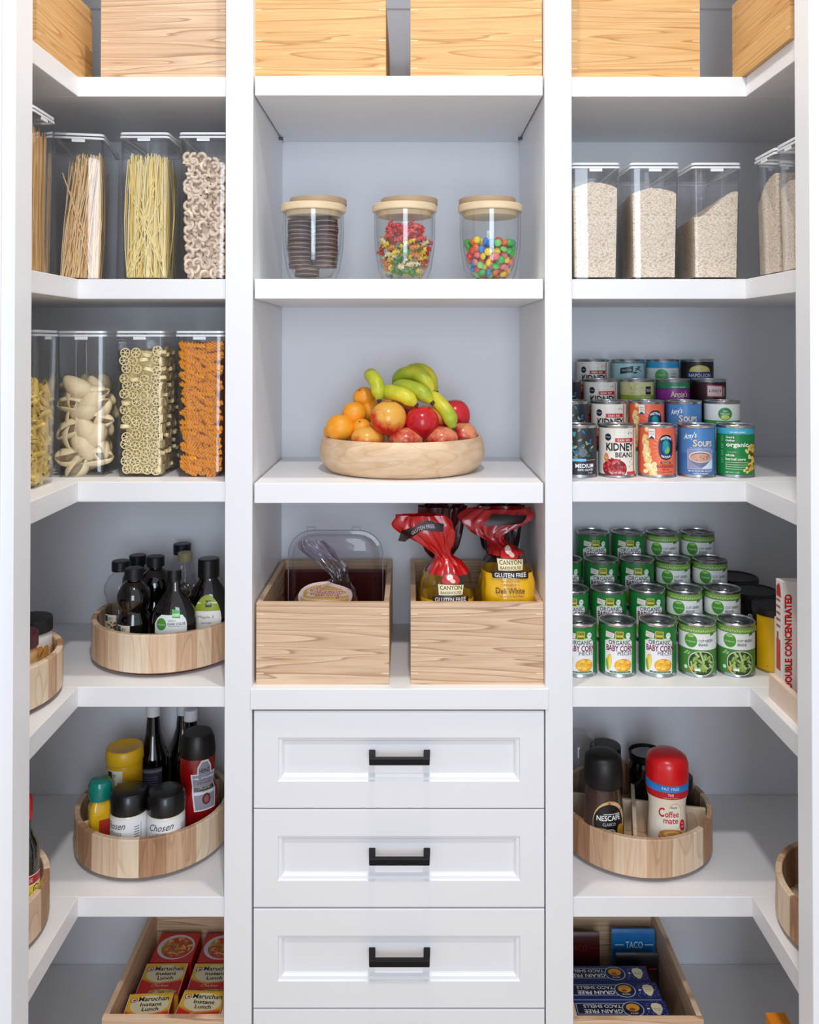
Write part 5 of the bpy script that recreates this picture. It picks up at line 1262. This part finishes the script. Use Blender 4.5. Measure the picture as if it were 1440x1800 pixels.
# right bag
lx2 = PX(893, .085, bz)
q2 = lambda px, py, Y: (PX(px, Y, PZ(py, Y))-lx2, Y-.088, PZ(py, Y)-bz)
keys = [(0, 0, .002, .050, .040, .01), (0, 0, .05, .055, .052, .01), q2(893, 1062, .09)+(.055, .056, .01), q2(893, 1020, .095)+(.055, .054, .015), q2(890, 990, .10)+(.050, .048, .03), q2(888, 968, .105)+(.036, .036, .10), q2(872, 950, .12)+(.018, .018, .2), q2(860, 935, .13)+(.034, .024, .22), q2(868, 912, .135)+(.070, .028, .2), q2(880, 893, .14)+(.060, .022, .24)]
t, fr2 = bag('bagel_bag', 'right yellow bagel bag with a dark red crumpled top', 'bag', (lx2, .088, bz), keys, [(.41, BY_, 'printed_wrap'), (.56, FILM, 'clear_window'), (1, mat('#a40d18', .28, coat=.5, vary=.45, scale=35), 'flared_top')], 7, 'bagel bags in the knotty crate')
MB().lathe([(.045*math.sin(PI*i/10) if 0 < i < 10 else 0, .085-.08*math.cos(PI*i/10)) for i in range(11)], mat('#7c4a2a', .7, vary=.3), 24, sy=.8).build('bagels', t)
A = Art(); logo(A, .002, q2(0, 997, .04)[2], .98, True); A.build('label', t, fr2, step=.004, unit=.00025, vstep=.006)
A = Art(); A.poly([(-.05, q2(0, 918, .14)[2]), (.04, q2(0, 916, .14)[2]), (.045, q2(0, 902, .14)[2]), (-.03, q2(0, 898, .14)[2])], '#1c0a0e', 1); A.build('print', t, fr2, step=.004, unit=.00025, vstep=.006)
# two more bags stand behind
for nm, px, Y, sd, mm_ in (('dark red bagel bag standing behind the left one', 775, .225, 11, BDARK), ('almost black bagel bag standing behind the right one', 878, .235, 13, mat('#2a070c', .3, coat=.5, vary=.4, scale=50))):
    x_ = PX(px, Y, 1.1); hh = PZ(889, Y)-bz
    keys = [(0, 0, .002, .050, .040, .01), (0, 0, .06, .055, .050, .01), (0, 0, .12, .052, .048, .02), (0, 0, .165, .036, .036, .1), (0, 0, .19, .018, .018, .2), (0, 0, .215, .036, .030, .22), (.004, 0, hh, .052, .028, .22)]
    bag('bagel_bag', nm, 'bag', (x_, Y, bz), keys, [(.5, BY_, 'printed_wrap'), (1, mm_, 'flared_top')], sd, 'bagel bags in the knotty crate')
# bagged bread in the striped crate
bx = PX(572, .08, bz)
q3 = lambda px, py, Y: (PX(px, Y, PZ(py, Y))-bx, Y-.088, PZ(py, Y)-bz)
BF = clear('bread_film', (.80, .74, .80), 1.4, 2.2, .15)
LF = mat('#b07c48', .7, vary=.3, scale=30, bump=.4)
keys = [(0, 0, .002, .070, .055, .01), (0, 0, .07, .074, .066, .01), (0, 0, .125, .070, .062, .015), q3(576, 1043, .08)+(.058, .05, .03), q3(588, 1030, .09)+(.036, .032, .1), q3(598, 1017, .095)+(.017, .016, .25), q3(590, 1000, .10)+(.022, .018, .25), q3(572, 982, .105)+(.026, .016, .25), q3(555, 965, .11)+(.030, .014, .25), q3(548, 950, .115)+(.022, .010, .25)]
t, fr3 = bag('bread_bag', 'sourdough loaf in a clear twisted plastic bag inside the striped crate', 'bag', (bx, .088, bz), keys, [(1, BF, 'clear_wrap')], 17, None)
MB().lathe([(.068*math.sin(PI*i/12)**.8 if 0 < i < 12 else 0, .072-.068*math.cos(PI*i/12)) for i in range(13)], LF, 30, sy=.85).build('loaf', t, smooth=60)
A = Art(); zz = q3(0, 1049, .03)[2]
A.ell(.002, zz-.006, .0560, .022, '#c9b0a8', 1, n=30); A.ell(.002, zz-.007, .0500, .0185, '#b08a50', 1.6, n=30); A.text('le Sourdough', .004, zz+.002, .0125, '#f0e0dc', 3, w=.070, shear=.2, bold=.03); A.text('le Sourdough', .004, zz+.002, .0120, '#8c1420', 4, w=.069, shear=.2, bold=.006); A.text('BREAD', .004, zz-.010, .006, '#f0e0dc', 4)
A.build('label', t, fr3, step=.004, unit=.00025, vstep=.006)
# clear clamshell standing upright behind the loaf
cx0, cx1 = PX(506, .24, 1.08), PX(673, .24, 1.08); cz1 = PZ(934, .24)
t = thing('clamshell_box', 'empty clear plastic clamshell box standing upright in the striped crate', 'food box', ((cx0+cx1)/2, .25, bz))
hw, hh = (cx1-cx0)/2, cz1-bz
def rr(wd, hg, rad, y, n=7):
    o_ = []
    for sx_, a0 in ((1, 0), (-1, 90)):
        for k in range(n+1):
            a = math.radians(a0+90*k/n); o_.append((sx_*(wd-rad)+rad*math.cos(a), y, hg-rad+rad*math.sin(a)))
    o_ += [(-wd, y, .004), (wd, y, .004)]
    return o_
def shellpart(y0, sg, pn):
    L_ = [rr(hw, hh, .055, y0), rr(hw-.008, hh-.008, .05, y0+sg*.001), rr(hw-.012, hh-.012, .047, y0+sg*.012), rr(hw-.022, hh-.022, .042, y0+sg*.036), rr(hw-.028, hh-.028, .038, y0+sg*.040), rr(hw-.040, hh-.040, .03, y0+sg*.037)]
    n = len(L_[0]); mb = MB(); mb.add([p for l in L_ for p in l], [(k*n+i, k*n+(i+1) % n, (k+1)*n+(i+1) % n, (k+1)*n+i) for k in range(len(L_)-1) for i in range(n)]+[tuple((len(L_)-1)*n+i for i in range(n))], CLR)
    o = mb.build(pn, t, smooth=30)
    MB().tube(rr(hw, hh, .055, y0), .0011, mat('#a4a9b4', .25), 6, close=True).build('flange', o)
    return o
shellpart(-.0015, -1, 'front_half'); shellpart(.0015, 1, 'back_half')
for s_ in (-.43, .36): MB().tube([(s_*hw*1.2-.009, 0, hh-.001), (s_*hw*1.2-.009, 0, hh+.008), (s_*hw*1.2+.009, 0, hh+.008), (s_*hw*1.2+.009, 0, hh-.001)], .0010, mat('#a4a9b4', .25), 6).build('hinge_tab', t)
# dark red sheet painting the shade on the crate's inner back panel
t = MB().box(-.118, .118, -.006, .006, 0, .140, mat('#5a0c12', .35, vary=.5, scale=25)).build('crate_shade_sheet', loc=(c1x-.002, .318, bz), bevel=.004); tag(t, 'dark red sheet painting the shade at the back of the striped crate', 'packet')
tp_ = Art().ell(.035, .06, .020, .028, '#c9852a', 1).ell(.035, .055, .012, .018, '#8a8a2c', 2).build('print', t, flat_front(-.0062), step=0)

# ================================================================== cartons in the lowest crates
z6 = Z6+.0085
def noodle(label, xc, yc, zt, rz, group='red noodle cup cartons'):
    w_, d_ = .0465, .0465; h_ = zt-z6
    t = thing('noodle_carton', label, 'carton', (xc, yc, z6), rz, group)
    MB().box(-w_, w_, -d_, d_, 0, h_, mat('#c81c18', .45)).build('sleeve', t, bevel=.001)
    A = Art(); A.rect(-w_+.0006, -d_+.0006, w_-.0006, d_-.0006, '#e8e2dc', 0); A.rect(-w_+.0016, -d_+.001, w_-.0016, d_-.001, '#f0c02c', .5)
    A.poly([(-w_+.0016, -d_+.001), (w_-.0016, -d_+.001), (w_-.0016, -.006), (.018, -.012), (-.010, -.016), (-.028, -.010), (-w_+.0016, -.002)], '#d8201a', 1)
    A.poly([(-w_+.0016, -.002), (-.028, -.010), (-.010, -.016), (.018, -.012), (w_-.0016, -.006), (w_-.0016, -.001), (.018, -.008), (-.010, -.012), (-.028, -.006), (-w_+.0016, .002)], '#f08a1c', 1.3)
    A.ell(.002, .014, .040, .026, '#f2e6c0', .8, n=24)
    A.ell(-.033, .028, .0075, .0065, '#1c1c1c', 2); A.ell(-.033, .028, .0060, .0052, '#f4ece0', 2.4); A.ell(-.032, .0275, .0035, .003, '#d8302c', 2.8)
    A.text('Maruchan', .008, .0300, .0125, '#15151c', 3, w=.062, bold=.02); A.text('Instant', .005, .0150, .0100, '#15151c', 3, w=.044, bold=.02); A.text('Lunch', .006, .0020, .0100, '#15151c', 3, w=.034, bold=.02)
    A.text('Chicken', .0, -.0200, .0085, '#f6d8b0', 3, w=.036, shear=.3)
    A.ell(.010, -.038, .030, .008, '#e8b45a', 2, n=20, ); A.blobs(16, -.015, -.043, .034, -.031, .004, .002, ['#f0d890', '#c8642a', '#7c9a3a'], 2.3, 4)
    A.build('label', t, flat_top(h_), step=0)
    A = Art(); A.rect(-w_+.0006, h_-.045, w_-.0006, h_-.001, '#f0c02c', 0); A.rect(-w_+.0006, .001, w_-.0006, h_-.045, '#d8201a', 0); A.build('front_print', t, flat_front(-d_), step=0)
ztn = .212
def colx(px, py): return None
noodle('front noodle carton of the left column in the bottom left crate', -.5450, .0850, ztn+.006, .07)
noodle('second noodle carton of the left column in the bottom left crate', -.5400, .1780, ztn+.002, .02)
noodle('front noodle carton beside the left upright in the bottom left crate', -.4350, .0840, ztn+.012, -.06)
noodle('second noodle carton beside the left upright in the bottom left crate', -.4320, .1765, ztn+.003, .01)
def noodle_back(label, xc, yc, zt):
    w_, d_ = .0465, .0465; h_ = zt-z6
    t = thing('noodle_carton', label, 'carton', (xc, yc, z6), 0, 'red noodle cup cartons'); MB().box(-w_, w_, -d_, d_, 0, h_, mat('#c81c18', .45)).build('sleeve', t, bevel=.001)
    A = Art(); A.rect(-w_+.0006, -d_+.0006, w_-.0006, d_-.0006, '#c81c18', 0); A.ell(.0, .0, .0420, .0400, '#d8ccd0', 1, n=30); A.ell(.003, -.002, .0355, .034, '#c8401c', 1.6, n=30)
    A.blobs(50, -.03, -.032, .034, .03, .008, .0024, ['#e0a040', '#e8c070', '#b8301c', '#8a8a30', '#d86a2a'], 2, 9, lambda x, y: (x/.032)**2+(y/.030)**2 < 1); A.build('label', t, flat_top(h_), step=0)
noodle_back('rear noodle carton of the left column showing a bowl of noodles', -.5365, .2760, ztn+.002)
noodle_back('rear noodle carton beside the left upright showing a bowl', -.4300, .2750, ztn+.002)
# taco shell boxes
def taco(label, yc, zt, x1=.532, th=.047, dim=0):
    w_ = .098; d_ = th/2; h_ = zt-z6
    t = thing('taco_shell_box', label, 'box', (x1-w_, yc, z6), 0, 'dark blue taco shell boxes')
    MB().box(-w_, w_, -d_, d_, 0, h_, mat('#131c5c', .4)).build('carton', t, bevel=.001)
    A = Art(); A.rect(-w_+.0008, -d_+.0008, w_-.0008, d_-.0008, '#141f66', 0)
    A.rect(-.090, -.014, .016, .016, '#a8c4e0', 1); A.rect(-.0885, -.0125, .016, .0145, '#0c1030', 1.5)
    A.text('GRAIN FREE', -.036, -.0060, .0100, '#f0f0f4', 3, w=.078, rot=180, bold=.01); A.text('TACO SHELLS', -.036, .0075, .0085, '#f0f0f4', 3, w=.078, rot=180, bold=.01)
    A.ell(.026, .000, .0225, .0200, '#a8c4e0', 2, n=28); A.ell(.026, .000, .0205, .0182, '#0c1030', 2.5, n=28); A.ell(.026, .004, .0140, .0105, '#e09a28', 3, n=20); A.ell(.024, -.001, .006, .004, '#8a4a1c', 3.4); A.text('SIETE', .026, -.0115, .004, '#f0f0f4', 4, w=.016, rot=180)
    A.blobs(60, .050, -.020, .094, .020, .0007, .0007, ['#c8d4f0', '#8a9cd8'], 1.6, 5)
    A.poly([(.062+.0105, -.015), (.0660, -.006), (.0640, .008), (.0680, .015), (.0780, .016), (.086, .012), (.087, .002), (.082, -.010), (.0770, -.0155)], '#ece2c0', 2.4); A.rect(.068, .001, .083, .0022, '#8a7a4a', 3); A.rect(.069, -.003, .082, -.002, '#8a7a4a', 3); A.rect(.055, -.001, .060, .003, '#e8e8e8', 2.4)
    A.build('label', t, flat_top(h_), step=0)
    A = Art(); A.rect(-w_+.0008, h_-.0030, w_-.0008, h_-.0012, '#a8c4e0', 0); A.rect(-.026, h_-.012, .014, h_-.007, '#d8dce8', 1); A.build('front_print', t, flat_front(-d_), step=0)
taco('frontmost dark blue taco shell box with upside-down white lettering', .0680, .2330)
taco('second dark blue taco shell box from the front', .1190, .2330, .5280)
taco('third taco shell box, deep in shade', .1740, .2280, .5200)
def packet(label, xc, yc, w_, zt, col_, txt, tc, lean=.0):
    h_ = zt-z6; t = thing('seasoning_packet', label, 'packet', (xc, yc, z6), 0, 'taco seasoning packets behind the shell boxes', rot=(lean, 0, 0))
    vs = []; 
    for k, (zz, dp) in enumerate(((0, .001), (.010, .006), (h_*.5, .010), (h_-.010, .006), (h_, .001))):
        for y_ in (-dp, dp):
            for x_ in (-w_, w_): vs.append((x_, y_, zz))
    mb = MB(); fs = [(0, 2, 3, 1), (16, 17, 19, 18)]
    for k in range(4):
        a = 4*k; fs += [(a, a+1, a+5, a+4), (a+2, a+6, a+7, a+3), (a, a+4, a+6, a+2), (a+1, a+3, a+7, a+5)]
    mb.add(vs, fs, mat(col_, .3, coat=.4, vary=.3, scale=30)); mb.build('pouch', t, bevel=.001)
    Art().text(txt, .0, h_-.030, .016, tc, 3, w=.040, bold=.01).rect(-w_+.006, h_-.031, -.024, h_-.029, tc, 2).rect(.024, h_-.031, w_-.006, h_-.029, tc, 2).build('print', t, lambda u, v, o: (u, -.0108-o, v), step=0)
packet('bright blue taco seasoning packet at the back of the bottom right crate', .520, .300, .050, .240, '#1272b8', 'TACO', '#d8ecf4')
packet('dark packet with red lettering in front of the blue seasoning packet', .515, .248, .048, .222, '#140c14', 'TACO', '#c02038')
packet('dark red seasoning packet beside the right upright at the back', .389, .290, .050, .240, '#4a1210', 'TACO', '#7c2a20')

# tomato paste cartons in the low crate at the right jamb
za = Z4+.0085
def paste(label, x0, y0, h_, n_):
    w_, d_ = .029, .0135
    t = thing('tomato_paste_box', label, 'box', (x0+w_, y0, za), 0, 'tomato paste boxes in the low crate')
    MB().box(-w_, w_, -d_, d_, 0, h_, mat('#ece6e2', .4)).build('carton', t, bevel=.0008)
    A = Art(); A.text('DOUBLE CONCENTRATED', -.0175, .113, .0140, '#c8141e', 3, w=.176, rot=90, bold=.045); A.rect(.002, .03, .0275, h_*.62, '#f4f0ea', 1)
    A.ell(.016, h_*.56, .012, .020, '#b8402a', 2); A.ell(.018, h_*.42, .010, .016, '#3f7a3a', 2.2); A.ell(.014, h_*.36, .008, .012, '#c83a2a', 2.4); A.build('front_print', t, flat_front(-d_), step=0, rough=.4)
    A = Art(); A.rect(-.0115, h_*.24, .006, h_*.50, '#c83a38', 1); A.rect(-.009, h_*.50, -.002, h_*.56, '#c02028', 2)
    for i in range(5): A.rect(-.0115, h_*(.60+.055*i), .006, h_*(.62+.055*i), '#b84a58', 1)
    A.poly([(-.0115, h_*.86), (.010, h_*.86), (.006, h_*.95), (-.010, h_*.95)], '#c83a4c', 1); A.ell(0, h_*.92, .007, .012, '#c02028', 2)
    A.build('side_print', t, flat_left(-w_), step=0)
paste('tall white tomato paste box with red vertical lettering at the right jamb', .7010, -.0760, .224, 0)
# small orange box on the lowest shelf by the right jamb
t = MB().box(-.019, .019, -.03, .03, 0, .198, mat('#e88a18', .4)).box(-.0192, .0192, -.0302, .0302, .12, .17, mat('#a83a18', .4)).build('snack_box', loc=(.7140, -.050, Z6), bevel=.0015)
tag(t, 'small orange box standing on the lowest shelf at the right jamb', 'box')
